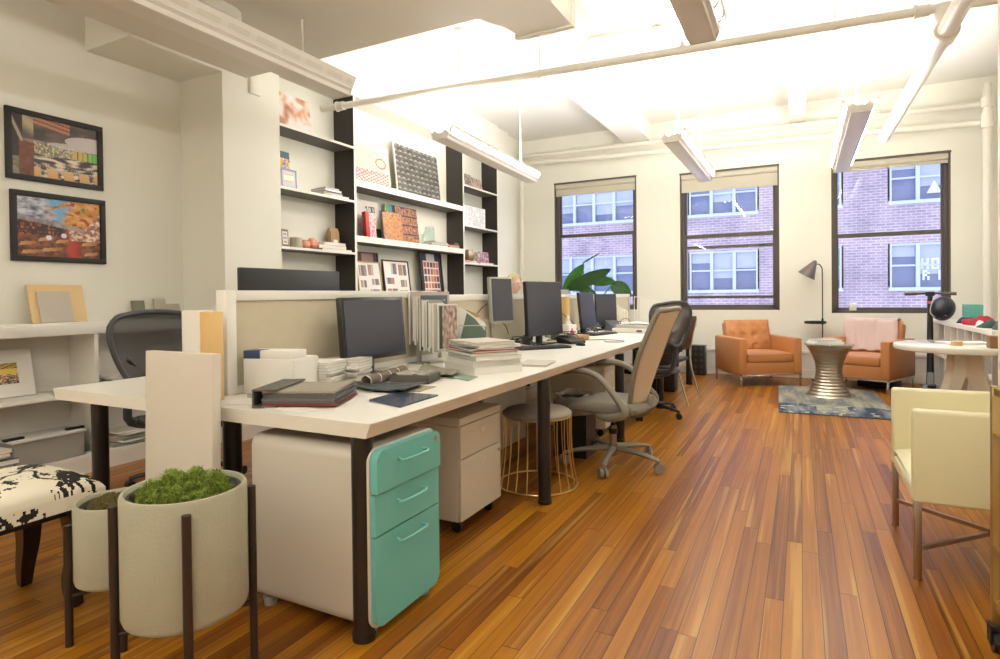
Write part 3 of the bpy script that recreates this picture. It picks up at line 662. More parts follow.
# backrest: curved frame around a mesh panel, leaning back
def backpt(u, v):     # u -1..1 across, v 0..1 up
    z = .44+.62*v; w = .135+.095*math.sin(PI*.5*min(1, v*1.7))-.05*max(0, v-.6)
    y = -.225-.045*v-.17*v*v+.05*u*u-.02*math.sin(PI*v)
    return Vector((u*w, y, z))
rim = [backpt(-1, v/10) for v in range(0, 10)]+[backpt(u/4, 1) + Vector((0, -.0, .012*(1-(u/4)**2))) for u in range(-4, 5)]+[backpt(1, v/10) for v in range(9, -1, -1)]+[backpt(u/4, 0)+Vector((0, 0, -.03*(1-(u/4)**2))) for u in range(3, -4, -1)]
G().tube(rim, .017, 10, closed=True, sub=2, sq=(1, 1.0)).put('back_frame', TAUPE, t, ang=80)
G().grid(lambda u, v: backpt((u-.5)*1.92, v), 16, 24).put('back_mesh', MESHB, t, ang=80, mod='solid')
G().tube([(0, -.05, .37), (0, -.18, .37), (0, -.25, .42), (0, -.27, .50)], .028, 10, sub=4, rs=[.03, .03, .026, .02]).put('back_spine', TAUPE, t, ang=80)
# mesh back office chair
def mesh_chair(loc, rz, label, ph):
    t = T('office_chair', label, 'chair', loc, rz)
    starbase(t, .33, ph, BLACKP)
    G().cyl((0, 0, .1), (0, 0, .40), .022, n=14).put('gas_lift', DKGREY, t)
    seatpad(.50, .46, .42, .455, AERONM if 0 else BLACKP, t)
    G().tube([(.24*math.cos(a)*1.03, .225*math.sin(a)*1.03, .445) for a in [2*PI*k/24 for k in range(24)]], .016, 8, closed=True).box(-.08, .08, -.12, .1, .36, .43, bev=.02).put('seat_frame', DKGREY, t, ang=60)
    def bp(u, v):
        z = .50+.56*v; w = .15+.15*math.sin(PI*.5*min(1, v*1.12))**1.3
        if v > .85: w -= .05*((v-.85)/.15)**2
        return Vector((u*w, -.235-.03*math.sin(PI*v*1.2)-.13*v+.06*u*u, z+.0))
    rim = [bp(-1, v/10) for v in range(0, 10)]+[bp(u/4, 1)+Vector((0, 0, .03*(1-(u/4)**2))) for u in range(-4, 5)]+[bp(1, v/10) for v in range(9, -1, -1)]+[bp(u/4, 0)+Vector((0, 0, -.02*(1-(u/4)**2))) for u in range(3, -4, -1)]
    G().tube(rim, .016, 10, closed=True, sub=2).put('back_frame', DKGREY, t, ang=80)
    G().grid(lambda u, v: bp((u-.5)*1.95, v)+Vector((0, 0, .02*v)), 16, 20).put('back_mesh', AERONM, t, ang=80)
    G().box(-.13, .13, -.315, -.295, .62, .70, bev=.009).put('lumbar_pad', BLACKP, t)
    G().tube([(0, -.1, .40), (0, -.24, .42), (0, -.31, .52), (0, -.335, .70)], .022, 8, sub=3).tube([(-.19, -.29, .8), (0, -.35, .68), (.19, -.29, .8)], .012, 8, sub=4).put('back_spine', DKGREY, t, ang=80)
    for s in (-1, 1):
        G().tube([(s*.10, -.1, .40), (s*.27, -.13, .44), (s*.285, -.13, .55), (s*.285, -.11, .655)], .018, 8, sub=3, sq=(.8, 1.4)).put('arm_support', DKGREY, t, ang=80)
        G().box(s*.285-.04, s*.285+.04, -.20, .09, .655, .685, bev=.013).put('armrest', BLACKP, t)
    return t
mesh_chair((-3.42, 2.38, 0), math.radians(-90), 'black mesh office chair behind the leaning board', 20)
mesh_chair((-1.33, 5.72, 0), math.radians(64), 'black mesh office chair beyond the taupe task chair', -10)
mesh_chair((-3.46, 6.95, 0), math.radians(-90), 'black office chair in which the person sits', 10)
# leather guest chair with thin chrome frame beyond
t = T('guest_chair', 'black guest chair with thin chrome tube frame at the table end', 'chair', (-1.36, 6.60, 0), math.radians(84))
G().box(-.23, .23, -.22, .22, .43, .47, bev=.018).put('seat', BLACKP, t)
G().prism([(-.20, .56), (-.225, .56), (-.31, .92), (-.275, .92)], -.22, .22, 'x').put('backrest', mat('black leather', (.02, .018, .017), .35), t)
for s in (-1, 1):
    G().tube([(s*.24, .24, .0), (s*.24, .20, .44), (s*.25, .16, .66), (s*.25, -.14, .67), (s*.25, -.25, .72)], .011, 8, sub=4).put('front_leg', CHROME, t, ang=80)
    G().tube([(s*.24, -.34, 0), (s*.235, -.23, .45), (s*.235, -.30, .90)], .011, 8, sub=4).put('rear_leg', CHROME, t, ang=80)
    G().box(s*.25-.02, s*.25+.02, -.16, .15, .672, .69, bev=.006).put('armrest', BLACKP, t)
# ================================================================ LOUNGE
def armchair(loc, rz, label):     # local: front towards -y, origin at the middle of the front edge
    t = T('armchair', label, 'armchair', loc, rz, 'tufted orange leather armchairs')
    W, D = .80, .74; h = W/2
    G().box(-h+.09, h-.09, .02, D-.05, .155, .30, bev=.012).put('seat_base', LEATHER, t)
    for s in (-1, 1):
        G().box(s*h, s*(h-.10), 0, D, .155, .60, bev=.018, seg=3).put('arm', LEATHER, t)
    g = G()
    g.grid(lambda u, v: ((u-.5)*(W-.21), .01+v*.52, .405+.03*(math.sin(PI*u)*math.sin(PI*v))**.4), 16, 14)
    g.box(-(W-.21)/2, (W-.21)/2, .01, .53, .295, .41, bev=.03, seg=3)
    g.put('seat_cushion', LEATHER, t, ang=50)
    TB = [((i+.5)/4-.0, (j+.5)/3) for j in range(3) for i in range(4)]
    def bpt(u, v):
        d = 0
        for bu, bv in TB:
            rr = math.hypot((u-bu)*.62, (v-bv)*.42); d += .030*math.exp(-(rr/.030)**2)
        pu = .035*(1-abs(2*u-1)**6)*(1-abs(2*v-1)**6)
        return ((u-.5)*(W-.19), .55-pu+d+.11*v, .40+v*.405)
    g = G().grid(bpt, 44, 34)
    g.box(-(W-.19)/2, (W-.19)/2, 0, .125, 0, .41, bev=.03, seg=3, M=TR(0, .535, .395) @ RX(-.245))
    b = g.put('back_cushion', LEATHER, t, ang=50)
    for bu, bv in TB:
        p = bpt(bu, bv); G().ell((p[0], p[1]-.004, p[2]), (.012, .006, .012), 10, 6).put('button', LEATHER, b)
    G().box(-h+.1, h-.1, D-.07, D, .155, .60, bev=.012).put('back_frame', LEATHER, t)
    g = G().box(-h+.01, h-.01, .0, .022, .135, .155).box(-h+.01, h-.01, D-.022, D, .135, .155).box(-h+.01, -h+.032, 0, D, .135, .155).box(h-.032, h-.01, 0, D, .135, .155)
    g.put('base_rail', CHROME, t, ang=0)
    for sx in (-1, 1):
        for y in (.011, D-.011): G().box(sx*(h-.021)-.011, sx*(h-.021)+.011, y-.011, y+.011, 0, .14, bev=.002).put('leg', CHROME, t)
    return t
armchair((-.335, 8.03, 0), math.radians(30), 'tufted orange leather armchair with empty seat between two windows')
c2 = armchair((.53, 8.08, 0), math.radians(-27), 'tufted orange leather armchair with a pink throw over its back')
th = T('throw_blanket', 'pale pink throw hanging over the back of the orange armchair', 'blanket', (.53, 8.08, 0), math.radians(-27))
def thp(u, v):
    x = -.345+.61*u; w_ = .008*math.sin(u*31+v*3)+.006*math.sin(u*13+1)
    if v < .62: k = v/.62; z = .445+.375*k; y = .505+.095*k+w_
    elif v < .75: a = (v-.62)/.13*PI; y = .665-.055*math.cos(a); z = .82+.02*math.sin(a)
    else: k = (v-.75)/.25; y = .72+.01*k; z = .815-.25*k
    return (x+.012*math.sin(v*9+u*5), y, z+(.0 if v > .05 else .01*math.sin(u*20)))
G().grid(thp, 60, 40).put('blanket_cloth', PINK, th, ang=80, mod='solid')
t = T('side_table', 'ribbed brass hourglass side table with round glass top', 'table', (.275, 7.55, 0))
prof = []
for k in range(0, 101):
    z = .575*k/100; r = .13+.105*abs(2*k/100-1)**1.9; prof.append((r+.003*math.sin(k/100*PI*2*17), z))
G().lathe([(0, 0)]+prof+[(0, .575)], n=64).put('drum', mat('champagne metal', (.46, .40, .33), .3, metal=1), t, ang=70)
G().lathe([(0, .577), (.245, .577), (.25, .583), (.245, .589), (0, .589)], n=48).put('glass_top', GLASSG, t, ang=30)
for k, (z, w, d, m, lab) in enumerate(((.59, .30, .22, PAPER, 'grey white closed book lying under another on the glass table'), (.615, .26, .20, mat('white gloss cover', (.72, .74, .78), .2), 'pale glossy book on top on the round glass table'))):
    b = T('book', lab, 'book', (.24, 7.53, z+.0005), .35+.1*k, 'books on the hourglass table')
    G().box(-w/2, w/2, -d/2, d/2, .002, .021, bev=.001).put('pages', PAPER, b); G().box(-w/2-.004, w/2+.004, -d/2-.004, d/2+.004, .021, .024).box(-w/2-.004, w/2+.004, -d/2-.004, d/2+.004, 0, .002).box(-w/2-.005, -w/2-.001, -d/2-.004, d/2+.004, 0, .024).put('cover', m, b, ang=0)
# rug of two carpet tiles rows
def rugcol(u, v):
    n = nz(u*9, v*4, 2)+.6*nz(u*30, v*9, 4); 
    if v > .30: base = lerp(S(98, 102, 104), S(150, 144, 122), min(1, max(0, .5+n)))
    else:
        base = lerp(S(36, 48, 70), S(122, 128, 134), min(1, max(0, .3+.9*n)))
        if .34 < u < .62 and v > .08: base = lerp(S(150, 145, 128), S(118, 120, 118), min(1, max(0, .5+n)))
        if nz(u*14, v*22, 9) > .38: base = S(170, 165, 140)
    return base
rg = tag(G().box(0, 1.0, 0, 1.83, .001, .008, col=S(90, 95, 100)).grid(lambda u, v: (u, v*1.83, .0085+.0008*nz(u*80, v*150)), 90, 130, col=rugcol).put('rug', RUGM, ang=0), 'blue and grey mottled rug under the brass hourglass table', 'rug')
rg.location = (-.20, 6.33, 0); rg.rotation_euler = (0, 0, .03)
t = T('floor_lamp', 'grey cone shade floor lamp with a black tray halfway up', 'lamp', (.25, 8.84, 0))
G().lathe([(0, 0), (.13, 0), (.13, .012), (.02, .022), (0, .022)], n=32).put('base', BLACKP, t)
G().tube([(0, 0, .02), (0, 0, .8), (0, 0, 1.40), (-.012, 0, 1.50), (-.04, 0, 1.535), (-.07, 0, 1.535)], .0075, 8, sub=4).put('pole', DKGREY, t)
G().lathe([(0, .752), (.125, .752), (.13, .757), (.13, .785), (.124, .785), (.124, .762), (0, .762)], c=(-.085, 0, 0), n=36).cyl((0, 0, .74), (0, 0, .82), .014, n=12).put('tray', BLACKP, t, ang=40)
SHM = mat('pewter shade', (.15, .13, .12), .38, metal=.5)
MM = TR(-.075, 0, 1.585) @ RY(math.radians(30))
G().lathe([(.012, 0), (.02, -.004), (.115, -.23), (.112, -.23), (.016, -.008)], n=40, M=MM).put('lamp_shade', SHM, t, ang=50)
G().lathe([(0, -.05), (.02, -.06), (.028, -.10), (.02, -.13), (0, -.14)], n=16, M=MM).put('bulb', PAPER, t, ang=60)
# lattice box by the wall
t = T('lattice_screen', 'black square lattice panel box standing against the window wall', 'box', (-1.35, 8.88, 0), 0)
g = G().box(-.125, .125, -.10, .10, 0, .42, bev=.003)
g.put('panel_body', BLACKP, t)
g = G()
for i in range(3):
    for j in range(5):
        cx, cz_ = -.0833+i*.0833, .042+j*.084
        for a in range(4):
            an = a*PI/4; dx, dz = .038*math.cos(an), .038*math.sin(an); g.tube([(cx-dx, -.103, cz_-dz), (cx+dx, -.103, cz_+dz)], .0025, 4)
g.put('lattice_grille', mat('lattice grey', (.10, .09, .085), .5), t)
# ================================================================ ROUND TABLE, SCOOTER, SHELF
t = T('round_table', 'cream round table on four broad splayed plywood legs', 'table', (1.13, 5.72, 0))
CRT = mat('cream lacquer', (.80, .77, .69), .14, coat=.3); PLY = mat('pale cream wood legs', (.80, .75, .64), .5, var=.03)
G().lathe([(0, .705), (.45, .705), (.46, .71), (.465, .728), (.46, .748), (.455, .752), (0, .752)], n=72).put('tabletop', CRT, t, ang=40)
for k in range(3):
    M = RZ(math.radians(213+120*k))
    poly = [(0, .705), (.12, .705), (.12, .58), (.17, .40), (.25, .18), (.34, 0), (.23, 0), (.12, .25), (.035, .48), (0, .54)]
    G().prism(poly, -.035, .035, 'y', M=M).put('leg', PLY, t, ang=20)
pk = tag(G().box(-.16, .16, -.11, .11, 0, .006).put('paper_sheet', PAPER, ang=0), 'sheet of paper lying on the cream round table', 'paper'); pk.location = (1.16, 5.86, .7525); pk.rotation_euler = (0, 0, .3)
pk = T('tape_roll', 'small cream roll standing near the front of the round table', 'tape roll', (1.05, 5.55, .7525)); G().lathe([(.018, 0), (.038, 0), (.038, .032), (.018, .032), (.018, 0)], n=24).put('tape', PALEW, pk)
pk = tag(G().box(-.06, .06, -.05, .05, 0, .09, bev=.006).put('wooden_box', mat('brown box wood', (.26, .13, .05), .5, var=.2)), 'small brown wooden box at the edge of the round table beside the pillar', 'box'); pk.location = (1.26, 5.38, .7525)
t = T('kick_scooter', 'black electric kick scooter parked against the window wall', 'scooter', (1.30, 8.15, 0), math.radians(-8))
G().tube([(0, 0, .10), (0, .03, .35), (0, .07, 1.12)], .03, 14, rs=[.038, .034, .026]).put('stem', BLACKP, t)
G().cyl((0, .065, 1.02), (0, .0665, 1.05), .031, n=14).put('orange_band', ORANGE, t)
G().tube([(-.22, .07, 1.135), (-.06, .07, 1.14), (.06, .07, 1.14), (.22, .07, 1.135)], .012, 10).put('handlebar', DKGREY, t)
for s in (-1, 1): G().cyl((s*.12, .07, 1.137), (s*.24, .07, 1.134), .019, n=14).put('grip', mat('brown grip', (.12, .09, .07), .6), t)
G().box(-.045, .045, .05, .10, 1.11, 1.16, bev=.01).put('display', BLACKP, t)
G().box(-.075, .075, -.62, -.02, .075, .11, bev=.015).prism([(-.03, .09), (-.1, .10), (-.03, .25)], -.03, .03, 'x').put('deck', mat('scooter deck', (.16, .16, .17), .6), t)
for y in (.02, -.68): G().lathe([(.06, -.02), (.095, -.018), (.10, 0), (.095, .018), (.06, .02), (.06, -.02)], c=(0, y, .10), n=28, M=RY(PI/2)).cyl((-.03, y, .1), (.03, y, .1), .06, n=20).put('wheel', BLACKP, t)
G().tube([(0, -.58, .10), (0, -.66, .20), (0, -.78, .19)], .03, 8, sub=3, sq=(1.2, .25)).put('fender', BLACKP, t)
t = T('bike_helmet', 'black helmet with red marks hanging from the scooter handlebar', 'helmet', (1.40, 8.06, .97))
Mh = RY(.35) @ RX(1.1)
G().ell((0, 0, 0), (.115, .145, .115), 28, 16, M=Mh, fn=lambda p: Vector((p.x, p.y, p.z if p.z > -.02 else -.02+(p.z+.02)*.25))).put('helmet_shell', mat('helmet black', (.012, .014, .025), .35), t, ang=60)
for a in (.2, 2.2, -1.2): G().ell(Mh @ Vector((.088*math.cos(a), .115*math.sin(a), .070)), (.007, .016, .004), 8, 5, M=Mh @ RZ(a)).put('red_mark', PAPERR, t)
G().tube([(-.05, .02, .16), (-.10, -.03, .08), (-.12, -.05, -.05), (-.04, -.08, -.11)], .005, 6, sub=4).tube([(-.05, .02, .16), (.02, .04, .12), (.06, 0, .10)], .005, 6, sub=4).put('chin_strap', PAPER2, t)
t = T('white_bookshelf', 'low white cubby shelf along the wall behind the round table', 'shelf', (1.40, 7.35, 0))
g = G(); L0, L1 = -1.18, 1.25
g.box(0, .34, L0, L1, .79, .83, bev=.003).box(0, .34, L0, L1, .42, .445).box(0, .34, L0, L1, .03, .06)
for k in range(9):
    y = L0+(L1-L0)*k/8; g.box(0, .34, y-.012, y+.012, .0, .80)
g.box(.325, .34, L0, L1, .03, .8)
g.put('shelf_body', WHITE2, t, ang=0)
random.seed(11)
BKM = [PAPERB, PAPER2, PAPERG, PAPERR, PAPER, mat('navy cover', (.03, .04, .12), .5), BLACKP, KRAFT, PAPERO, mat('yellow cover', (.6, .45, .1), .5)]
for k in range(8):
    y = L0+(L1-L0)*k/8+.03; ye = L0+(L1-L0)*(k+1)/8-.03
    for zz in (.446, .061):
        yy = y
        while yy < ye-.05:
            w_ = random.uniform(.018, .045)
            if random.random() < .72:
                hgt = random.uniform(.20, .31)
                b = tag(G().box(.05, .27, 0, w_*.92, 0, hgt, bev=.002).put('book', random.choice(BKM)), 'thin upright book in the low white cubby shelf', 'book', 'books in the low white cubby shelf'); b.location = (1.40, 7.35+yy, zz+.0005)
            yy += w_
t = T('teal_gift_box', 'teal card box standing on the low white shelf', 'box', (1.60, 7.75, .831)); G().box(-.06, .06, -.14, .14, 0, .19, bev=.002).put('box_body', TEALB, t); G().box(-.062, -.0605, -.12, .12, .14, .16).put('label_band', PAPERG, t)
def cloth(name, cat, label, loc, r, m, seed, hz=.06, rz=0.):
    random.seed(seed)
    f = lambda p: Vector((p.x*(1+.35*nz(p.x*9+seed, p.y*9, p.z*9)), p.y*(1+.35*nz(p.y*9, seed+p.x*9)), max(0, p.z*(1+.7*nz(p.x*14, p.y*14, seed)))))
    t = T(name, label, cat, loc, rz); G().ell((0, 0, 0), r, 40, 22, fn=f).put('cloth', m, t, ang=80); return t
cloth('knit_scarf', 'scarf', 'dark red knit scarf crumpled on the low white shelf', (1.56, 7.28, .831), (.13, .26, .07), REDC, 3)
cloth('navy_cap', 'cap', 'navy cloth cap beside the red scarf on the shelf', (1.52, 7.62, .831), (.09, .12, .055), NAVY, 5)
cloth('green_pouch', 'pouch', 'dark green pouch lying on the low white shelf', (1.53, 6.72, .831), (.10, .13, .06), mat('dark green cloth', (.02, .06, .05), .8), 8)
cloth('white_tissue', 'tissue', 'crumpled white tissue beside the red scarf on the shelf', (1.50, 6.92, .831), (.05, .08, .05), PAPER, 9)
cloth('grey_jacket', 'jacket', 'crumpled grey jacket heaped on the near end of the white shelf', (1.60, 6.36, .831), (.13, .20, .15), GREYC, 12)
cloth('black_duffel', 'bag', 'large black cloth bag on the floor behind the round table', (1.68, 5.72, 0), (.19, .22, .60), BLACKC, 15)
bx_ = T('black_box', 'flat black box under the orange armchair with the throw', 'box', (.85, 8.55, 0), -.5); G().box(-.20, .20, -.12, .12, .001, .09, bev=.006).put('box_body', BLACKP, bx_)
nb = aty(853, 306, YW-.01)
t = T('white_card', 'small white square box standing on the sill of the window', 'box', (nb.x, 9.07, .9205)); G().box(-.04, .04, -.015, .015, 0, .10, bev=.002).put('card_body', PAPER, t)
# ================================================================ CREAM ARMCHAIR
t = T('cream_armchair', 'cream leather armchair on thin steel legs beside the gold cart', 'armchair', (.72, 3.20, 0))
hx, hy = .32, .335
for s in (-1, 1): G().box(-hx, hx+.02, s*(hy-.065), s*hy, .315, .69, bev=.014, seg=3).put('arm', CREAML, t)
G().box(hx-.05, hx+.03, -hy+.06, hy-.06, .315, .78, bev=.016, seg=3).put('backrest', CREAML, t)
G().box(-hx+.005, hx-.05, -hy+.064, hy-.064, .30, .36, bev=.01).grid(lambda u, v: (-hx+.0+(2*hx-.06)*u, (v-.5)*(2*hy-.132), .36+.085*(math.sin(PI*min(1, max(0, u*.94+.03)))*math.sin(PI*(v*.94+.03)))**.28), 20, 20).put('seat_cushion', CREAML, t, ang=50)
for sx in (-1, 1):
    for sy in (-1, 1): G().box(sx*(hx-.016)-.014, sx*(hx-.016)+.014, sy*(hy-.02)-.014, sy*(hy-.02)+.014, 0.006, .32, bev=.002).cyl((sx*(hx-.016), sy*(hy-.02), 0), (sx*(hx-.016), sy*(hy-.02), .01), .017, n=16).put('leg', STEEL, t)
for sy in (-1, 1): G().tube([(-hx+.016, sy*(hy-.02), .125), (hx-.016, -sy*(hy-.02), .125+.019*(sy > 0))], .012, 4).put('stretcher', STEEL, t, ang=0)
# ================================================================ GOLD CART
t = T('bar_cart', 'antique gold rolling cart with glass shelf at the picture edge', 'cart', (.80, 2.12, 0))
for sx in (-1, 1):
    for sy in (-1, 1):
        G().box(sx*.24-.0135, sx*.24+.0135, sy*.30-.0135, sy*.30+.0135, .085, .86, bev=.002).put('post', GOLD, t)
        x_, y_ = sx*.24, sy*.30
        G().cyl((x_-.014, y_-.01, .033), (x_+.014, y_-.01, .033), .033, n=20).put('caster_wheel', BLACKP, t)
        G().box(x_-.022, x_-.016, y_-.028, y_+.012, .028, .085).box(x_+.016, x_+.022, y_-.028, y_+.012, .028, .085).box(x_-.022, x_+.022, y_-.028, y_+.016, .075, .09, bev=.003).put('caster_fork', BLACKP, t)
for z in (.845, .70, .335, .16):
    g = G().box(-.24, .24, -.31, -.29, z-.011, z+.011).box(-.24, .24, .29, .31, z-.011, z+.011).box(-.25, -.23, -.3, .3, z-.011, z+.011).box(.23, .25, -.3, .3, z-.011, z+.011)
    g.put('shelf_rail', GOLD, t, ang=0)
for z in (.70, .16): G().box(-.23, .23, -.29, .29, z-.003, z+.003).put('glass_shelf', GLASSG, t, ang=0)
# ================================================================ PLANTERS, STOOL, LEANING BOARD
def planter(loc, r, z0, z1, zl, ang0, label, lush):
    t = T('planter', label, 'planter', loc, 0, None)
    G().lathe([(0, z0), (r*.93, z0), (r*.975, z0+.005), (r, z0+.018), (r, z1-.008), (r-.004, z1), (r-.012, z1), (r-.016, z1-.006), (r-.016, z1-.05), (0, z1-.05)], n=64).put('pot', PLANT, t, ang=50)
    G().lathe([(r-.03, z1-.045), (r-.018, z1-.012), (r-.026, z1-.010), (r-.05, z1-.045), (0, z1-.045)], n=48).put('liner', SOIL, t, ang=50)
    g = G()
    for k in range(4):
        a = math.radians(ang0+90*k); c, s = math.cos(a), math.sin(a); R_ = r+.013
        G().tube([(R_*c, R_*s, 0), (R_*c, R_*s, zl)], .0125, 12).put('stand_leg', BRONZE, t)
    for k in range(2):
        a = math.radians(ang0+90*k); c, s = math.cos(a), math.sin(a); R_ = r+.013
        G().tube([(-R_*c, -R_*s, z0-.03), (R_*c, R_*s, z0-.03)], .008, 8).put('stand_brace', BRONZE, t)
    G().cyl((0, 0, z0-.032), (0, 0, z0), .05, n=16).put('stand_plate', BRONZE, t)
    random.seed(int(r*1000)); g = G()
    bed = lambda x, y: z1-(.035 if lush else .02)+(.05 if lush else .02)*max(0, 1-(math.hypot(x+.01, y-.01)/(r*.85))**2)+(.045 if lush else .02)*nz(x*22, y*22, 1)
    Rb = r-.042
    g.grid(lambda u, v: (Rb*v*math.cos(2*PI*u), Rb*v*math.sin(2*PI*u), bed(Rb*v*math.cos(2*PI*u), Rb*v*math.sin(2*PI*u))-.004), 40, 14)
    for k in range(5200 if lush else 2600):
        rr = Rb*math.sqrt(random.random())*(.97); a = random.random()*2*PI; x, y = rr*math.cos(a), rr*math.sin(a)
        L_ = random.uniform(.010, .026) if lush else random.uniform(.005, .014)
        b1 = random.random()*2*PI; tl = random.uniform(.2, 1.3)
        z = bed(x, y)+(.012*max(0, nz(x*18, y*18, 7)) if lush else 0)-.003
        p = Vector((x, y, z)); d = Vector((math.cos(b1)*math.sin(tl), math.sin(b1)*math.sin(tl), math.cos(tl)))*L_
        q = Vector((-d.y, d.x, 0)); q = q.normalized()*.0018 if q.length > 1e-6 else Vector((.0018, 0, 0))
        m_ = p+d*.55+Vector((0, 0, .003)); e_ = p+d+Vector((math.cos(b1+1), math.sin(b1+1), -.3))*L_*.35
        g.add([p-q, p+q, m_+q, m_-q, e_], [(0, 1, 2, 3), (3, 2, 4)])
    g.put('moss_foliage', MOSSG if lush else MOSSB, t, ang=0)
    return t
va = math.degrees(math.atan2(.564, -.826))
planter((-1.66, 1.145, 0), .172, .235, .605, .575, va, 'large cream planter of bright green moss on a bronze stand', True)
planter((-2.145, 1.225, 0), .132, .20, .472, .41, va+8, 'small cream planter of dull moss beside the larger planter', False)
t = T('leaning_board', 'plain white board leaning on end against the desk corner', 'board', (-2.13, 1.445, 0))
G().box(-.20, .20, -.018, .018, .0, .965, bev=.002, M=RX(math.radians(-1.2))).put('board', mat('cream melamine board', (.66, .60, .51), .45), t)
t = T('drawing_tube_box', 'tall pale box with a yellow side standing on the desk end', 'box', (-2.22, 1.62, .751))
G().box(-.085, .028, -.035, .035, 0, .37, bev=.003).put('white_side', PAPER, t); G().box(.0285, .085, -.034, .034, 0, .365, bev=.003).put('yellow_side', CARDT, t)
t = T('upholstered_stool', 'square dark wood stool with black tree print seat', 'stool', (-2.67, 1.11, .0))
def treecol(u, v):
    n = nz(u*5, v*5, 1.5)+.55*nz(u*17, v*17, 3)+.35*nz(u*45, v*45, 5)
    br = min(abs((u-.38)-.22*math.sin(v*4.2)-.04*nz(u*8, v*8)), abs((v-.55)-.35*(u-.4)-.07*math.sin(u*14)))
    return S(28, 24, 22) if (n > .17 or (br < .016+.01*nz(u*20, v*20) and n > -.5)) else S(232, 224, 205)
def st_top(u, v):
    x, y = (u-.5)*2, (v-.5)*2; m_ = max(abs(x), abs(y))
    z = .437+.078*(max(0, 1-abs(x)**3.2)*max(0, 1-abs(y)**3.2))**.42
    return (x*.235, y*.235, z)
g = G().grid(st_top, 130, 130, col=treecol)
for (ax_, s_) in (('x', 1), ('x', -1), ('y', 1), ('y', -1)):
    f = (lambda u, v, s_=s_: (s_*.235, (u-.5)*.47, .385+v*.053)) if ax_ == 'x' else (lambda u, v, s_=s_: ((u-.5)*.47, s_*.235, .385+v*.053))
    g.grid(f, 100, 12, col=lambda u, v, s_=s_: treecol(u+.3*s_, v*.1+.4))
g.put('seat', FABRP, t, ang=60)
G().box(-.20, .20, -.19, .19, .355, .39, bev=.004).put('seat_frame', DWOOD, t)
for sx in (-1, 1):
    for sy in (-1, 1):
        G().tube([(sx*.175, sy*.15, .385), (sx*.185, sy*.16, .27), (sx*.178, sy*.155, .17), (sx*.17, sy*.14, .08), (sx*.19, sy*.145, 0)], .03, 4, sub=4, rs=[.056, .050, .042, .034, .026]).put('leg', DWOOD, t, ang=40)
# ================================================================ LEFT WALL CABINET AND PICTURES
t = T('wall_cabinet', 'long white open cabinet with cubbies under the two framed photographs', 'cabinet', (XL, 0, 0))
Xf = .32; y0, y1 = .2, 3.195
G().box(0, Xf+.012, y0, y1, .94, 1.012, bev=.003).put('countertop', WHITE2, t)
g = G().box(0, .012, y0, y1, 0, .94).box(.0, Xf, y0, y1, .09, .125)
g.box(0, Xf, 2.32, 2.345, .125, .94).box(0, Xf, y0, y0+.03, 0, .94).box(0, Xf, y1-.03, y1, 0, .94).box(0, Xf, .95, .975, .125, .94).box(.0, Xf, y0, 2.32, .525, .55).box(0, Xf, 2.345, y1-.03, .525, .55).box(0, Xf-.004, y0+.03, y1-.03, 0, .09)
g.put('cabinet_body', WHITE, t, ang=0)
def val(x): return max(0., min(1., x))
def fbm(x, y, s=0.): return nz(x, y, s)+.5*nz(x*2.1, y*2.1, s+5)+.25*nz(x*4.3, y*4.3, s+9)
def sstep(a, b, x): t_ = val((x-a)/(b-a)); return t_*t_*(3-2*t_)
def pic1(u, v):      # dining hall: dark rafters, round white canopy, rows of pale tables, green glow at one side
    c = lerp(S(96, 88, 80), S(150, 140, 122), val(.5+fbm(u*9, v*14)))
    if v > .62: c = lerp(S(70, 60, 58), S(105, 92, 88), val(.5+fbm(u*5, v*9, 2)))
    w = v+.22*u
    if .24 < u < .66 and .93 < w < 1.13: c = lerp(c, S(196, 128, 100), .9 if int(w*42) % 3 else .1)
    if ((u-.98)/.38)**2+((v-.70)/.13)**2 < 1: c = lerp(S(178, 168, 172), S(205, 196, 196), u)
    elif ((u-.70)/.30)**2+((v-.60)/.05)**2 < 1: c = S(190, 182, 180)
    if .40 < v < .60 and .22 < u < .72: c = lerp(c, S(220, 212, 180), .75 if (nz(u*38, v*26, 4) > .12) else .1)
    if u > .70 and .28 < v < .55: c = lerp(S(206, 176, 96), S(120, 196, 96), sstep(.78, .95, u)); c = lerp(c, S(80, 70, 60), 1 if (u*16) % 1 < .14 else 0)
    if u < .12 and v > .3: c = lerp(S(60, 52, 50), S(176, 164, 140), 1 if abs((v-.3)*.8-(.12-u)*2.5-.2) < .05 else 0)
    if .12 < u < .24 and v > .56: c = lerp(S(186, 172, 140), c, sstep(.0, .25, abs(v-.95+.9*(u-.12))))
    if .08 < u < .25 and v < .56: c = lerp(S(96, 56, 44), S(128, 78, 62), val(.5+fbm(u*9, v*9, 6)))
    if v < .40 and u > .24:      # tables
        q = (v+.05)/.45; X = (u-.6)/(q+.25); 
        r = (nz(X*7+.0, q*9, 11)+.3*nz(u*60, v*50, 3))
        c = lerp(S(66, 58, 52), S(226, 212, 192), sstep(-.25, .45, r))
        if v < .17 and ((u-.2+.1*v)*5.2) % 1 < .66: c = lerp(S(206, 158, 104), S(222, 184, 136), v*5)
    return c
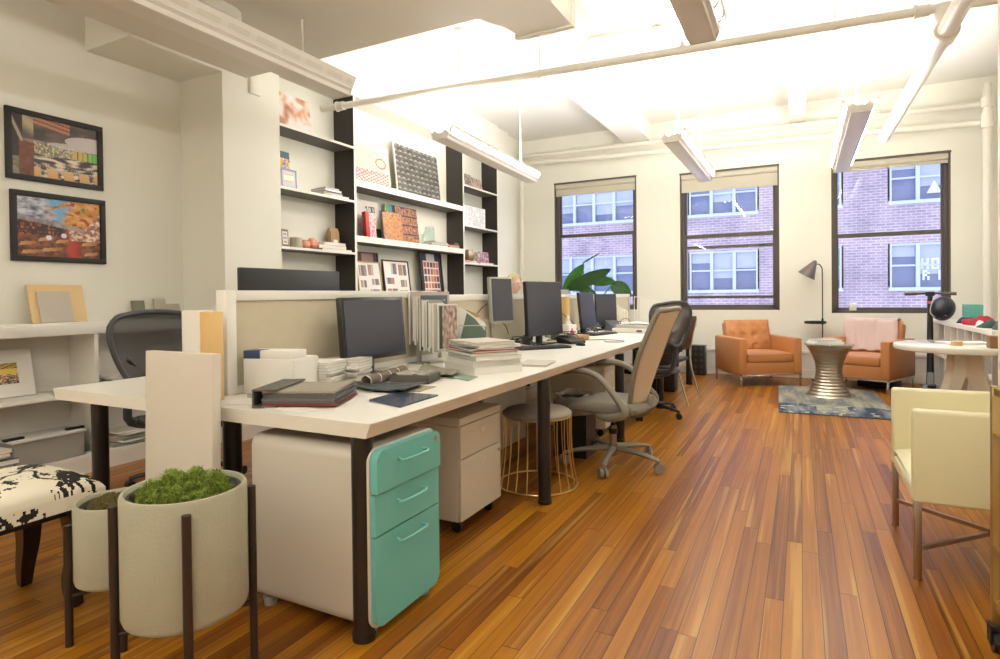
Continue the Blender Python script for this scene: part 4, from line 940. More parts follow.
def pic2(u, v):      # bar interior: painted ceiling, bottle shelves, wooden tables, red glow
    c = lerp(S(52, 32, 34), S(120, 70, 48), val(.45+fbm(u*7, v*7, 1)))
    ceil_line = .50+.22*abs(u-.80)**.8 if u < .80 else .50+1.6*(u-.80)
    if v > ceil_line:
        c = lerp(S(196, 128, 60), S(226, 176, 96), val(.5+fbm(u*6, v*8, 3)))
        c = lerp(c, S(156, 72, 52), sstep(.1, .5, fbm(u*9, v*11, 6)))
        c = lerp(c, S(84, 132, 70), sstep(.25, .55, fbm(u*8+4, v*9, 8)))
        k = sstep(.62, .48, u-.35*(v-.7)); c = lerp(c, S(112, 168, 214), k*sstep(-.3, .2, fbm(u*5, v*9, 9)))
        k = sstep(.42, .22, u-.3*(1-v)); c = lerp(c, lerp(S(86, 88, 110), S(214, 216, 228), val(.5+fbm(u*8, v*14, 12))), k)
    elif v > ceil_line-.07 and u < .8: c = lerp(S(120, 112, 120), S(170, 160, 160), val(.5+fbm(u*14, v*3, 2)))
    elif v > .36 and u < .56:
        c = lerp(S(50, 26, 28), S(190, 110, 60), sstep(-.1, .5, fbm(u*26, int(v*18)*1.7, 4)))
        if (v*18) % 1 < .2: c = S(46, 26, 26)
    elif u > .60 and v > .30: c = lerp(S(150, 96, 84), S(240, 214, 186), sstep(-.3, .5, fbm(u*16, v*12, 5)))
    else:
        c = lerp(S(84, 44, 34), S(150, 90, 58), val(.5+fbm(u*9, v*12, 7)))
        k = sstep(.13, .0, abs(u-.66)); c = lerp(c, S(206, 52, 40), k*.7)
    for cx, cy, sz in ((.16, .08, .10), (.40, .13, .11), (.12, .22, .08), (.52, .28, .07), (.86, .26, .09), (.88, .08, .08), (.33, .30, .08)):
        if abs(u-cx-.5*(v-cy)) < sz and abs(v-cy-.12*(u-cx)) < .030: c = lerp(S(206, 158, 104), S(170, 110, 70), val((u-cx)*6+.5))
        elif abs(u-cx-.5*(v-cy)) < sz*.9 and 0 < cy-v < .09 and abs(abs(u-cx)-sz*.7) < .012: c = S(60, 50, 60)
    for cx, cy in ((.36, .33), (.54, .38)):
        if (u-cx)**2+((v-cy)*.8)**2 < .0011: c = S(226, 226, 240)
    return c
def framed(name, label, ya, yb, za, zb, x, fn, fw=.035, m=FRAMEB, nu=150, nv=100, mat_w=0, tilt=0, d=.025, cat='picture', base_z=None, group=None):
    t = T(name, label, cat, (x, (ya+yb)/2, za)); t.rotation_euler = (0, -tilt, 0)
    if group: t['group'] = group
    w, h = (yb-ya)/2, zb-za
    if m: G().box(0, d, -w, w, 0, fw, bev=.002).box(0, d, -w, w, h-fw, h, bev=.002).box(0, d, -w, -w+fw, fw, h-fw, bev=.002).box(0, d, w-fw, w, fw, h-fw, bev=.002).put('frame', m, t)
    if mat_w:
        G().box(.001, d*.5, -w+fw*.8, w-fw*.8, fw*.8, h-fw*.8).put('mount', PAPER, t, ang=0)
    q = fw+mat_w; x_ = d*.5+.002 if mat_w else d*.4
    G().box(.002, x_-.0006, -w+q, w-q, q, h-q, col=(.6, .58, .55)).grid(lambda u, v: (x_, -w+q+(2*w-2*q)*u, q+(h-2*q)*v), nu, nv, col=fn).put('print', PRINT, t, ang=0)
    return t
framed('framed_photo', 'black framed photograph of a dining hall, upper of two on the wall', 1.965, 2.565, 1.975, 2.445, XL, pic1)
framed('framed_photo', 'black framed photograph of a bar with painted ceiling, lower one', 1.985, 2.575, 1.435, 1.905, XL, pic2)
def flat(c): return lambda u, v: c
# on the countertop (z 1.012)
def slab(name, cat, label, x, ya, yb, z, h, th, m, tilt=.16, group=None, bev=.002):
    t = T(name, label, cat, (x, (ya+yb)/2, z+.0005), 0, group); t.rotation_euler = (0, -tilt, 0); w = (yb-ya)/2
    G().box(0, th, -w, w, 0, h, bev=bev).put('panel', m, t); return t
slab('wood_sample', 'sample board', 'square pale maple board leaning on the wall', -4.53, 2.06, 2.395, 1.012, .27, .018, PALEW, .28)
slab('wood_sample', 'sample board', 'grey washed board leaning against the pale maple board', -4.505, 2.10, 2.30, 1.012, .225, .012, mat('grey washed wood', (.50, .45, .38), .6, var=.08), .28)
slab('stone_sample', 'sample board', 'small grey green tile leaning at the back of the cabinet', -4.56, 2.74, 2.84, 1.012, .15, .012, STONEG, .2)
slab('stone_sample', 'sample board', 'pale grey tile behind the dark lying swatch', -4.57, 2.92, 3.02, 1.012, .16, .012, STONE, .2)
slab('stone_sample', 'sample board', 'wide pale sample tile beside the column', -4.575, 3.0, 3.14, 1.012, .12, .012, STONE, .2)
slab('pink_board', 'sample board', 'large pale peach board leaning at the cut edge of the picture', -4.50, 1.60, 1.83, 1.012, .36, .012, mat('peach board', (.74, .56, .44), .6), .2)
o = tag(G().box(-.05, .05, -.09, .09, 0, .012, bev=.002).put('dark_swatch', PAPERB), 'dark flat swatch lying between the tile samples', 'swatch'); o.location = (-4.42, 2.93, 1.0125)
t = T('wood_strip', 'thin dark wood strip lying before the maple board', 'strip', (-4.40, 2.16, 1.0125), .1); G().box(-.012, .012, -.16, .12, 0, .012, bev=.002).put('strip', DWOOD, t)
t = T('white_folder', 'long flat white folder lying on the cabinet top', 'folder', (-4.36, 2.12, 1.0125), .03); G().box(-.035, .035, -.30, .30, 0, .010, bev=.002).put('folder', PAPER, t)
def posterc(u, v):
    n = nz(u*16, v*16, 8); 
    if v > .72: return S(40, 34, 30) if int((u+v)*24) % 2 else S(220, 180, 60)
    if v > .45: return S(200, 70, 50) if (u < .55) else S(225, 190, 80)
    return [S(70, 110, 150), S(225, 200, 120), S(190, 80, 60), S(60, 70, 60)][int(val(.5+n*1.4)*3.99)]
framed('mounted_print', 'bright patterned print in a wide white mount inside the cubby', 1.62, 2.06, .551, .86, -4.50, posterc, fw=.002, m=None, mat_w=.085, tilt=.25, nu=40, nv=30)
# plastic box with papers
t = T('storage_box', 'clear plastic lidded box of papers in the lower cubby', 'box', (-4.44, 2.05, .126))
G().prism([(-.10, -.20), (.13, -.20), (.13, .20), (-.10, .20)], .002, .005, 'z').box(.127, .13, -.2, .2, .004, .16).box(-.10, .13, -.2, -.197, .004, .16).box(-.10, .13, .197, .2, .004, .16).put('box_body', CLEARP, t, ang=0)
G().box(-.11, .14, -.21, .21, .16, .175, bev=.004).put('lid', mat('frosted lid', (.66, .64, .60), .3), t)
for s in (-1, 1): G().box(.05, .085, s*.175-.055, s*.175+.055, .172, .19, bev=.005).put('clip', BLACKP, t)
G().box(-.09, .115, -.18, .18, .006, .10).put('paper_sheets', mat('stacked paper', (.74, .70, .64), .8, var=.1, vscale=60), t, ang=0)
def bookstack(x, y, z, items, label, grp, rz=0., jitter=.02, seed=1, cat='book', name='book'):
    random.seed(seed); zz = z+.0005
    for i, (w, d, h, m) in enumerate(items):
        n = len(items); pos = 'topmost' if i == n-1 else 'lowest' if i == 0 else ['second', 'third', 'fourth', 'fifth', 'sixth', 'seventh', 'eighth', 'ninth'][i-1]+' from the bottom'
        b = T(name, label+', '+pos, cat, (x+random.uniform(-jitter, jitter), y+random.uniform(-jitter, jitter), zz), rz+random.uniform(-.1, .1), grp)
        G().box(-w/2+.003, w/2-.003, -d/2+.003, d/2-.002, .0015, h-.0015).put('pages', PAPER, b, ang=0)
        G().box(-w/2, w/2, -d/2, d/2, 0, .0016).box(-w/2, w/2, -d/2, d/2, h-.0018, h).box(-w/2, -w/2+.002, -d/2, d/2, .001, h-.001).put('cover', m, b, ang=0)
        zz += h+.0004
bookstack(-4.40, 1.74, .125, [(.20, .26, .025, BLACKP), (.19, .25, .022, PAPERR), (.2, .25, .03, PAPERB), (.18, .24, .02, BLACKP), (.18, .22, .018, PAPERO), (.17, .22, .02, PAPER)], 'book in the pile beside the clear box', 'books in the lower cubby')
bookstack(-4.42, 2.62, .125, [(.22, .30, .012, PAPERB), (.22, .29, .01, PAPER2), (.21, .3, .02, PAPERG), (.22, .28, .014, PAPER2), (.2, .29, .02, KRAFT), (.22, .28, .012, PAPER2), (.2, .27, .016, PAPER2)], 'magazine in the low pile behind the desk leg', 'magazines low in the white cabinet', seed=4, name='magazine', cat='magazine', jitter=.03)
bookstack(-4.42, 2.60, .55, [(.22, .30, .012, PAPER2), (.22, .29, .01, PAPERG), (.21, .3, .014, PAPER2), (.22, .28, .014, KRAFT), (.2, .29, .012, PAPER2), (.22, .28, .02, PAPER)], 'magazine in the middle cubby pile', 'magazines in the middle cubby', seed=5, name='magazine', cat='magazine', jitter=.03)
# ================================================================ BOOKCASE
bc = T('bookcase', 'built in black bookcase with white shelf edges along the wall', 'bookcase', (0, 0, 0))
for y, zt in ((4.765, 3.245), (6.965, 3.245), (7.985, 3.245)):
    G().box(XB+.002, XF-.004, y-.014, y+.014, .0, zt).put('divider', SHELFD, bc, ang=0)
    G().box(XF-.004, XF, y-.015, y+.015, .0, zt).put('divider_edge', WHITE, bc, ang=0)
def shelf(ya, yb, z, th):
    G().box(XB+.002, XF-.004, ya, yb, z-th, z).put('shelf', SHELFU, bc, ang=0)
    G().box(XF-.004, XF+.001, ya, yb, z-th, z+.001).put('shelf_edge', WHITE, bc, ang=0)
S1 = (2.72, 2.165, 1.63, 1.13); S2 = (2.39, 1.81, 1.14); S3 = (2.70, 2.15, 1.63, 1.13)
for z in S1: shelf(3.781, 4.75, z, .022)
for z in S2: shelf(4.781, 6.95, z, .065)
for z in S3: shelf(6.981, 7.97, z, .022)
XS = XF-.02
def yz(px_, py_, x): p = atx(px_, py_, x); return p.y, p.z
def stand(name, cat, label, pxl, pxr, ztop_px, zb, x, fn=None, m=None, tilt=.12, th=.012, frame=None, fw=.015, mw=0., group=None, nu=40, nv=40):
    ya = yz(pxl, 200, x)[0]; yb = yz(pxr, 200, x)[0]; ym = (ya+yb)/2
    zt = yz((pxl+pxr)/2, ztop_px, x)[1]; h = zt-zb
    if fn: t = framed(name, label, ya, yb, zb+.001, zb+h, x, fn, fw=fw if frame else .001, m=frame, mat_w=mw, tilt=tilt, nu=nu, nv=nv, cat=cat, group=group, d=.016)
    else: t = slab(name, cat, label, x, ya, yb, zb, h, th, m, tilt, group)
    if not frame and fn: G().box(-.004, .004, -(yb-ya)/2, (yb-ya)/2, 0, h).put('back_board', PAPER, t, ang=0)
    return t
def blot(cols, f=7, s=1):
    def fn(u, v):
        n = nz(u*f, v*f, s)+.5*nz(u*f*2.7, v*f*2.7, s+3); k = val(.5+n*.75)*(len(cols)-1.001); i = int(k); return lerp(cols[i], cols[i+1], k-i)
    return fn
# left bay
stand('art_print', 'print', 'blurred warm photo print on the top shelf of the narrow bay', 281, 313, 96, 2.721, XS-.12, fn=blot([S(150, 95, 70), S(205, 150, 120), S(232, 215, 205), S(225, 225, 230)], 2.6, 2), tilt=.12)
def comic(u, v):
    if v > .82: return S(60, 90, 110)
    r = math.hypot(u-.5, v-.5)
    if .33 < r < .46: return S(225, 180, 60)
    return [S(120, 60, 150), S(220, 200, 215), S(60, 50, 90), S(200, 150, 60)][int(val(.5+.8*nz(u*8, v*8, 2))*3.99)]
stand('comic_book', 'book', 'small dark colourful card standing behind the grey tin', 281, 292, 151, 2.166, XS-.14, fn=comic, tilt=.1)
def tin(u, v):
    e = min(u, 1-u, v, 1-v)
    if e < .10: return S(120, 120, 145)
    if abs(u-.5) < .30 and abs(v-.55) < .20: return S(235, 225, 205) if abs(v-.55) < .12 else S(225, 175, 120)
    return S(190, 188, 200)
stand('tin_sign', 'box', 'grey tin card with pale oval label on the second shelf', 281, 297, 169, 2.166, XS-.06, fn=tin, tilt=.05)
bookstack(XS-.12, 4.50, 2.165, [(.2, .34, .022, PAPER2), (.18, .28, .03, PAPER), (.18, .24, .025, mat('blue cover', (.05, .05, .30), .5)), (.15, .18, .018, PALEW)], 'book in the flat pile under the pipe', 'books on the narrow bay second shelf', seed=2)
def doc(u, v):
    e = min(u, 1-u, v, 1-v)
    return S(120, 80, 50) if e < .12 else (S(215, 210, 200) if (int(v*9) % 2 or abs(u-.5) > .25) else S(150, 145, 140))
stand('framed_note', 'picture', 'tiny brown framed note beside the stone cup', 281, 288, 229, 1.631, XS-.03, fn=doc, tilt=.08)
t = T('stone_cup', 'beige stone cup on the shelf between tiny frame and salt rocks', 'cup', (XS-.06, yz(296, 240, XS-.06)[0], 1.631)); G().lathe([(0, 0), (.055, 0), (.058, .01), (.056, .095), (.046, .097), (.044, .02), (0, .02)], n=28).put('cup', mat('stone beige', (.52, .45, .36), .7), t, ang=50)
for k, (q_, rr, lab) in enumerate(((305, .045, 'pink rock salt lump, smaller of two beside the stone cup'), (312, .055, 'pink rock salt lump, bigger one beside the kraft bag'))):
    o = G().ell((0, 0, rr*.9), (rr, rr*1.1, rr), 10, 7, fn=lambda p, k=k: p*(1+.3*nz(p.x*30+k, p.y*30, p.z*30)), M=None).put('salt_rock', mat('rock salt', (.72, .30, .20), .4), None, ang=0)
    tag(o, lab, 'rock'); o.location = (XS-.05, yz(q_, 240, XS-.05)[0], 1.631)
t = T('kraft_bag', 'folded kraft paper bag with white label on the third shelf', 'bag', (XS-.17, yz(333, 240, XS-.17)[0], 1.631)); G().prism([(-.035, 0), (.035, 0), (.03, .2), (.012, .25), (-.012, .25), (-.03, .2)], -.06, .06, 'y').put('bag_body', KRAFT, t, ang=20); G().box(.034, .036, -.03, .03, .06, .13).put('label', PAPER, t, ang=0)
bookstack(XS-.11, 4.50, 1.63, [(.20, .42, .02, KRAFT), (.18, .40, .035, PAPER), (.17, .30, .03, mat('pale blue cover', (.5, .55, .62), .5))], 'book in the flat pile before the kraft bag', 'books on the narrow bay third shelf', seed=6)
o = T('printer', 'low dark machine on the bottom shelf of the narrow bay', 'printer', (XS-.12, 4.52, 1.1305)); G().box(-.11, .11, -.2, .2, 0, .07, bev=.01).put('machine_body', DKGREY, o); G().box(-.08, .08, -.15, .15, .07, .085, bev=.004).put('lid', BLACKP, o)
# middle bay, top: two large prints
def art1(u, v):
    if v < .36: 
        k = (u*1.1+v*1.7)*6; j = (u*1.3-v*2.1)*6
        return S(240, 225, 220) if (k % 1 < .22 or j % 1 < .22) else S(205, 120, 115)
    r = math.hypot((u-.78)*1.0, (v-.60)*1.15)
    if .12 < r < .17: return S(225, 130, 120)
    return lerp(S(240, 232, 200), S(205, 222, 190), val(.5+nz(u*3, v*3, 4))) if u < .9 else S(228, 232, 215)
def bubbles(u, v):
    x, y = u*9+.5*v, v*9; i, j = math.floor(x), math.floor(y); fx_, fy = x-i-.5, y-j-.5; r = math.hypot(fx_, fy)
    b = .10+.10*nz(i*3.1, j*2.7)+.28*(1 if (r < .42 and fy > .12 and abs(fx_) < .2) else 0)+(.22 if .36 < r < .46 and fy > 0 else 0)+.12*max(0, nz(u*30, v*30, 8)); b = max(.03, b)
    b *= .75+.4*u if 0 else 1
    return (b*.9, b*.85, b*.77)
stand('art_print', 'print', 'pale print with red diamond floor and red ring, widest white border', 354, 391, 143, 2.391, XS-.10, fn=art1, tilt=.10, mw=.03)
stand('art_print', 'print', 'black and white bubble pattern print on the middle bay top shelf', 397, 441, 148, 2.391, XS-.10, fn=bubbles, tilt=.10, mw=.02, nu=110, nv=90)
# middle shelf
def mag100(u, v):
    if .70 < v < .86:
        k = int((u-.40)/.045); f_ = FONT['1']+FONT['0']+FONT['0']
        for q_, (u0, ch) in enumerate(((.42, '1'), (.56, '0'), (.70, '0'))):
            cu = (u-u0)/.045; cv = (.86-v)/.034
            if 0 <= cu < 3 and 0 <= cv < 5 and FONT[ch][int(cv)*3+int(cu)] == '1': return S(60, 58, 62)
        return S(196, 184, 176)
    if v > .6: return S(200, 190, 182)
    return lerp(S(170, 160, 150), S(90, 80, 85), val(.2+nz(u*8, v*8, 5)*.8)) if u < .7 else (S(45, 70, 55) if v < .3 else S(205, 198, 170))
stand('magazine', 'magazine', 'upright grey magazine with large printed numerals on the middle shelf', 358, 381, 200, 1.811, XS-.14, fn=mag100, tilt=.14, nu=60, nv=60)
stand('photo_book', 'book', 'bright red spined book leaning before the grey magazine', 363, 366.5, 212, 1.811, XS-.05, m=PAPERR, tilt=.08, th=.05)
stand('photo_book', 'book', 'pink and white patterned book beside the red spine', 366.8, 376, 213, 1.811, XS-.06, fn=blot([S(230, 200, 205), S(210, 70, 110), S(240, 225, 225), S(150, 140, 120)], 6, 3), tilt=.08)
stand('patterned_book', 'book', 'orange book with grey flower pattern on the middle shelf', 384, 403, 213, 1.811, XS-.05, fn=blot([S(225, 150, 85), S(225, 145, 80), S(110, 100, 95), S(230, 160, 95)], 12, 4), tilt=.10, nu=60, nv=60)
def lib(u, v):
    if v > .8 and u < .3: return [S(90, 150, 60), S(60, 130, 170), S(40, 34, 30)][int(u*10) % 3]
    if abs((v*4) % 1-.5) > .45: return S(60, 35, 28)
    return lerp(S(90, 50, 38), S(205, 150, 120), val(.45+.8*nz(u*24, v*14, 7)))
stand('photo_board', 'print', 'large dark photo board of shelves behind the orange patterned book', 388, 419, 206, 1.811, XS-.13, fn=lib, tilt=.12, nu=60, nv=60)
bookstack(XS-.11, 6.45, 1.81, [(.2, .42, .02, PAPERG), (.19, .38, .018, PAPER), (.18, .3, .016, PAPERG), (.17, .26, .015, PAPER)], 'book in the flat green pile under the glass vases', 'books under the glass vases', seed=8)
o = tag(G().box(-.08, .08, -.12, .12, 0, .032, bev=.002).put('pink_box', PAPERP), 'small flat pink book beside the pile on the middle shelf', 'book'); o.location = (XS-.06, 6.72, 1.811)
t = T('glass_vase', 'tall square clear glass vase at the end of the middle shelf', 'vase', (XS-.16, 6.40, 1.882)); G().box(-.04, .04, -.05, .05, 0, .012).box(-.04, .04, -.05, -.046, .012, .19).box(-.04, .04, .046, .05, .012, .19).box(.036, .04, -.046, .046, .012, .19).box(-.04, -.036, -.046, .046, .012, .19).put('glass', GLASSG, t, ang=0)
t = T('glass_sheet', 'thin green edged glass piece beside the tall vase', 'glass', (XS-.13, 6.15, 1.811)); G().box(-.003, .003, -.06, .06, 0, .14).put('glass', GLASSG, t, ang=0)
t = T('glass_sphere', 'small green glass ball beside the divider', 'ball', (XS-.05, 6.87, 1.811)); G().ell((0, 0, .042), (.042, .042, .042), 18, 12).put('glass', mat('green glass', (.12, .16, .12), .1), t)
# bottom shelf of the middle bay
def album(s):
    def fn(u, v):
        for (a, b, c, d, k) in ((.08, .40, .62, .93, 1), (.48, .70, .66, .95, 2), (.10, .35, .30, .50, 3), (.60, .92, .38, .55, 4), (.50, .90, .08, .25, 5), (.08, .42, .06, .2, 6)):
            if a < (u if s == 1 else 1-u) < b and c < v < d: return [S(96, 100, 112), S(150, 130, 120), S(190, 180, 172), S(120, 110, 104), S(176, 120, 96)][(int(u*16)*3+int(v*12)*5+k) % 5]
        return S(226, 222, 216)
    return fn
GILT = mat('gilt edge', (.45, .33, .12), .4, metal=.6); BURG = mat('burgundy frame', (.07, .012, .014), .4)
stand('framed_collage', 'picture', 'burgundy frame at the back, only its top card showing', 358, 379, 252, 1.141, XS-.17, fn=lambda u, v: S(150, 120, 110) if (.2 < u < .8 and v > .72) else S(60, 18, 18), tilt=.08, frame=BURG)
stand('framed_collage', 'picture', 'gilt edged frame of small photos beside the divider', 358, 382, 261, 1.141, XS-.06, fn=album(1), tilt=.14, frame=GILT, fw=.014)
stand('framed_collage', 'picture', 'dark gilt frame of small photos, in the middle of the bay', 384, 410, 260, 1.141, XS-.06, fn=album(2), tilt=.12, frame=BURG, fw=.016)
def cook(u, v):
    if v > .83: return S(205, 195, 190) if abs(u-.5) < .2 else S(25, 22, 24)
    if min(u, 1-u, v) < .13: return S(30, 26, 30)
    return S(222, 214, 206) if (u*7) % 1 < .18 or (v*6.2) % 1 < .22 else [S(176, 86, 60), S(120, 60, 46), S(200, 130, 100), S(90, 60, 56), S(186, 104, 70)][(int(u*7)*2+int(v*6.2)*3) % 5]
stand('framed_collage', 'picture', 'tall black frame of reddish photos beside the black divider', 421, 443, 252, 1.141, XS-.12, fn=cook, tilt=.10, frame=FRAMEB, fw=.02, nu=50, nv=60)
# end bay
stand('small_photo', 'print', 'small dark photo print on the top shelf of the end bay', 465, 472, 174, 2.701, XS-.08, fn=blot([S(160, 140, 130), S(110, 90, 85), S(205, 195, 190)], 4, 2), tilt=.15)
stand('small_photo', 'print', 'small brown photo print leaning on the end bay top shelf', 473, 483, 178, 2.701, XS-.08, fn=blot([S(150, 120, 110), S(190, 170, 165), S(120, 95, 90)], 4, 5), tilt=.25)
def lightbox(u, v):
    rws = 4; r = int(v*rws); fv = v*rws-r
    txt = ['LITE IN A', 'FULL OF', 'IS A DAY', 'THE DAY'][r % 4] if 0 else [' A MEAL ', 'TASTES OF', 'LIFE IS', 'THE DAY'][r % 4]
    if fv < .08: return S(190, 190, 195)
    cu = (u-.06)/.88*len(txt)*4; ci = int(cu//4); cc = int(cu % 4); cv = int((.86-fv)/.66*5)
    if 0 <= ci < len(txt) and cc < 3 and 0 <= cv < 5 and cu >= 0 and fv < .86:
        if FONT.get(txt[ci], '0'*15)[cv*3+cc] == '1': return S(196, 196, 202)
    return S(236, 234, 236)
t = T('letter_board', 'white letter board with rows of pale grey letters', 'letter board', (XS-.05, (yz(467, 200, XS)[0]+yz(488, 200, XS)[0])/2, 2.151)); wl = (yz(488, 200, XS)[0]-yz(467, 200, XS)[0])/2
G().box(-.06, 0, -wl, wl, 0, .30, bev=.004).put('box_body', BLACKP, t); G().box(0, .0015, -wl+.005, wl-.005, .005, .295, col=(.8, .8, .8)).grid(lambda u, v: (.003, -wl+.006+(2*wl-.012)*u, .006+.288*v), 110, 80, col=lightbox).put('letter_panel', PRINT, t, ang=0)
t = T('metal_jug', 'dark metal jug on the lowest visible shelf of the end bay', 'jug', (XS-.12, yz(469, 250, XS-.12)[0], 1.67)); G().lathe([(0, 0), (.05, 0), (.075, .04), (.08, .09), (.06, .14), (.055, .16), (.05, .16), (.05, .1), (0, .1)], n=28).put('jug_body', STEEL, t, ang=60); G().tube([(0, .055, .15), (0, .11, .12), (0, .10, .06), (0, .07, .04)], .007, 8, sub=4).put('handle', STEEL, t)
bookstack(XS-.10, 7.22, 1.63, [(.18, .34, .018, PAPERP), (.17, .30, .016, PAPERO)], 'thin book under the metal jug', 'books under the metal jug', seed=9)
stand('small_photo', 'print', 'small blue and red printed card on the lower end bay shelf', 477.5, 488, 252, 1.655, XS-.05, fn=blot([S(220, 220, 225), S(90, 110, 150), S(205, 90, 80), S(230, 228, 230)], 5, 5), tilt=.08)
stand('small_photo', 'print', 'narrow dark card standing beside the blue and red card', 474, 477, 252, 1.655, XS-.06, fn=blot([S(90, 100, 130), S(180, 150, 90)], 5, 7), tilt=.05)
bookstack(XS-.09, 7.68, 1.63, [(.16, .42, .022, PAPERO)], 'orange book lying under the small printed cards', 'books under the printed cards', seed=10)
# ================================================================ THINGS ON THE DESKS
ZT = ZD+.0006
def monitor(label, p, w, h, zc, rz, m=BLACKP, portrait=False, tilt=-.06, stand_='round', bez=.014, back=False, name='monitor'):
    t = T(name, label, 'monitor', (p[0], p[1], ZT), rz)      # screen faces local +x
    M = TR(.02, 0, zc-ZT) @ RY(tilt)
    G().box(-.035, 0, -w/2, w/2, -h/2, h/2, bev=.006, M=M).box(-.055, -.03, -w*.3, w*.3, -h*.3, h*.12, bev=.012, M=M).put('housing', m, t)
    G().box(.0, .0012, -w/2+bez, w/2-bez, -h/2+bez*1.3, h/2-bez, M=M).put('screen', SCREEN, t, ang=0)
    if stand_ == 'round':
        G().lathe([(0, 0), (.10, 0), (.105, .004), (.09, .012), (0, .016)], n=32, c=(-.02, 0, 0)).put('base', m, t, ang=50)
        G().box(-.045, -.015, -.028, .028, .012, zc-ZT-h*.1, bev=.004).put('neck', m, t)
    elif stand_ == 'arm':
        G().cyl((-.10, 0, 0), (-.10, 0, zc-ZT+.02), .017, n=14).box(-.14, -.06, -.04, .04, 0, .012, bev=.003).put('pole', SILVER, t); G().box(-.10, -.04, -.018, .018, zc-ZT-.03, zc-ZT+.03, bev=.004).put('arm', SILVER, t)
    else:
        G().box(-.10, .07, -.11, .11, 0, .012, bev=.004).put('base', m, t); G().box(-.06, -.035, -.035, .035, .01, zc-ZT, bev=.004).put('neck', m, t)
    return t
monitor('glossy black landscape monitor at the near end of the worktop', (-2.045, 2.50), .49, .33, 1.005, math.radians(-2), BLACK, tilt=-.08, bez=.018)
monitor('silver framed monitor turned upright on a pole behind the papers', (-2.10, 4.12), .25, .36, 1.135, math.radians(-18), SILVER, stand_='arm', tilt=-.06)
monitor('large black monitor, biggest one, before the tissue box', (-1.965, 4.66), .52, .46, 1.055, math.radians(-12), BLACKP, tilt=-.05, stand_='square', bez=.009)
monitor('thin black monitor turned upright beside the cardboard tube', (-2.04, 6.02), .27, .38, 1.005, math.radians(-16), BLACKP, tilt=-.12, stand_='square', bez=.009)
monitor('black monitor beside the wire racks, farther of the small pair', (-2.05, 6.74), .28, .38, .985, math.radians(-42), BLACKP, tilt=-.05, stand_='square', bez=.009)
monitor('wide black monitor seen from behind above the divider', (-2.70, 2.575), .76, .36, 1.158, math.radians(180), BLACKP, tilt=0, stand_='square')
monitor('grey monitor top showing behind the divider next to the plant', (-2.70, 7.08), .30, .30, 1.085, math.radians(180), SILVER, tilt=0, stand_='square')
# white document box set, binder
t = T('document_box', 'white document box with a dark blue corner against the divider', 'box', (-2.08, 1.905, ZT), math.radians(14))
G().box(-.12, .12, -.10, .10, 0, .155, bev=.002).put('box_body', PAPER, t); G().box(-.115, .115, -.095, .02, .1555, .19, bev=.002).put('lid', PAPER, t); G().box(-.120, -.04, -.0985, -.02, .156, .191, bev=.001).put('blue_corner', mat('dark blue card', (.05, .08, .17), .5), t); G().box(.122, .127, -.10, .10, .0, .15).put('side_flap', PAPER, t, ang=0)
bookstack(-2.05, 2.10, ZD, [(.22, .17, .012, PAPER), (.22, .17, .014, PAPER2), (.22, .17, .012, PAPER), (.22, .16, .014, PAPER2), (.21, .17, .012, PAPER), (.22, .17, .014, PAPER2), (.22, .17, .012, PAPER), (.21, .17, .014, PAPER2), (.21, .17, .012, PAPER)], 'magazine in the tall pile behind the white box', 'magazines piled behind the white box', seed=12, rz=.22, name='magazine', cat='magazine', jitter=.006)
bookstack(-2.03, 2.27, ZD, [(.22, .16, .014, PAPER2), (.22, .16, .014, PAPER2), (.21, .16, .014, KRAFT), (.22, .16, .014, PAPER2), (.22, .15, .014, PAPER2), (.22, .16, .014, PAPER), (.22, .16, .014, PAPER2), (.21, .15, .014, PAPER2)], 'magazine in the tall pile beside the black monitor', 'magazines piled beside the black monitor', seed=13, rz=.22, name='magazine', cat='magazine', jitter=.006)
# fabric sample book
t = T('fabric_sample_book', 'open grey fabric sample book with a metal hanger at the desk corner', 'sample book', (-1.765, 1.765, ZT), math.radians(24)); t.scale = (.86, .86, 1.05)
FB = mat('book board', (.10, .09, .075), .6, bump=.2)
G().box(-.20, -.09, -.17, .17, 0, .008).box(-.20, -.09, -.17, .17, .062, .068).box(-.20, -.194, -.17, .17, 0, .066).put('binding', FB, t, ang=0)
def swc(k): return [(.18, .165, .15), (.09, .085, .08), (.20, .03, .03), (.11, .11, .115), (.07, .07, .07), (.22, .20, .175)][k % 6]
for k in range(6):
    z0 = .006+k*.009; off = .004*((k*7) % 3)
    def sw(u, v, z0=z0, off=off, k=k): return (-.155+.33*u-off, (v-.5)*(.325-.004*k), z0+.0085+.006*math.sin(u*5+k*.6)*v*(.4+k*.12)*u)
    g = G().grid(sw, 16, 12); g.grid(lambda u, v: (sw(u, v)[0], sw(u, v)[1], sw(u, v)[2]-.0075), 16, 12)
    g.grid(lambda u, v: (sw(1, u)[0], sw(1, u)[1], sw(1, u)[2]-.0075*v), 12, 1).grid(lambda u, v: (sw(u, 0)[0], sw(u, 0)[1], sw(u, 0)[2]-.0075*v), 16, 1)
    c = [(.30, .265, .215), (.13, .12, .115), (.22, .035, .03), (.16, .15, .15), (.13, .125, .12), (.34, .30, .24)][[2, 1, 3, 4, 1, 5][k]]
    g.put('fabric_swatch', mat(f'swatch cloth {k}', c, .9, bump=.5, bscale=400, var=.2, vscale=90), t, ang=60)
G().tube([(-.202, -.10, .035), (-.25, -.10, .035), (-.26, -.02, .03), (-.22, .0, .034), (-.202, .02, .035)], .006, 8, sub=3).put('hanger_handle', SILVER, t)
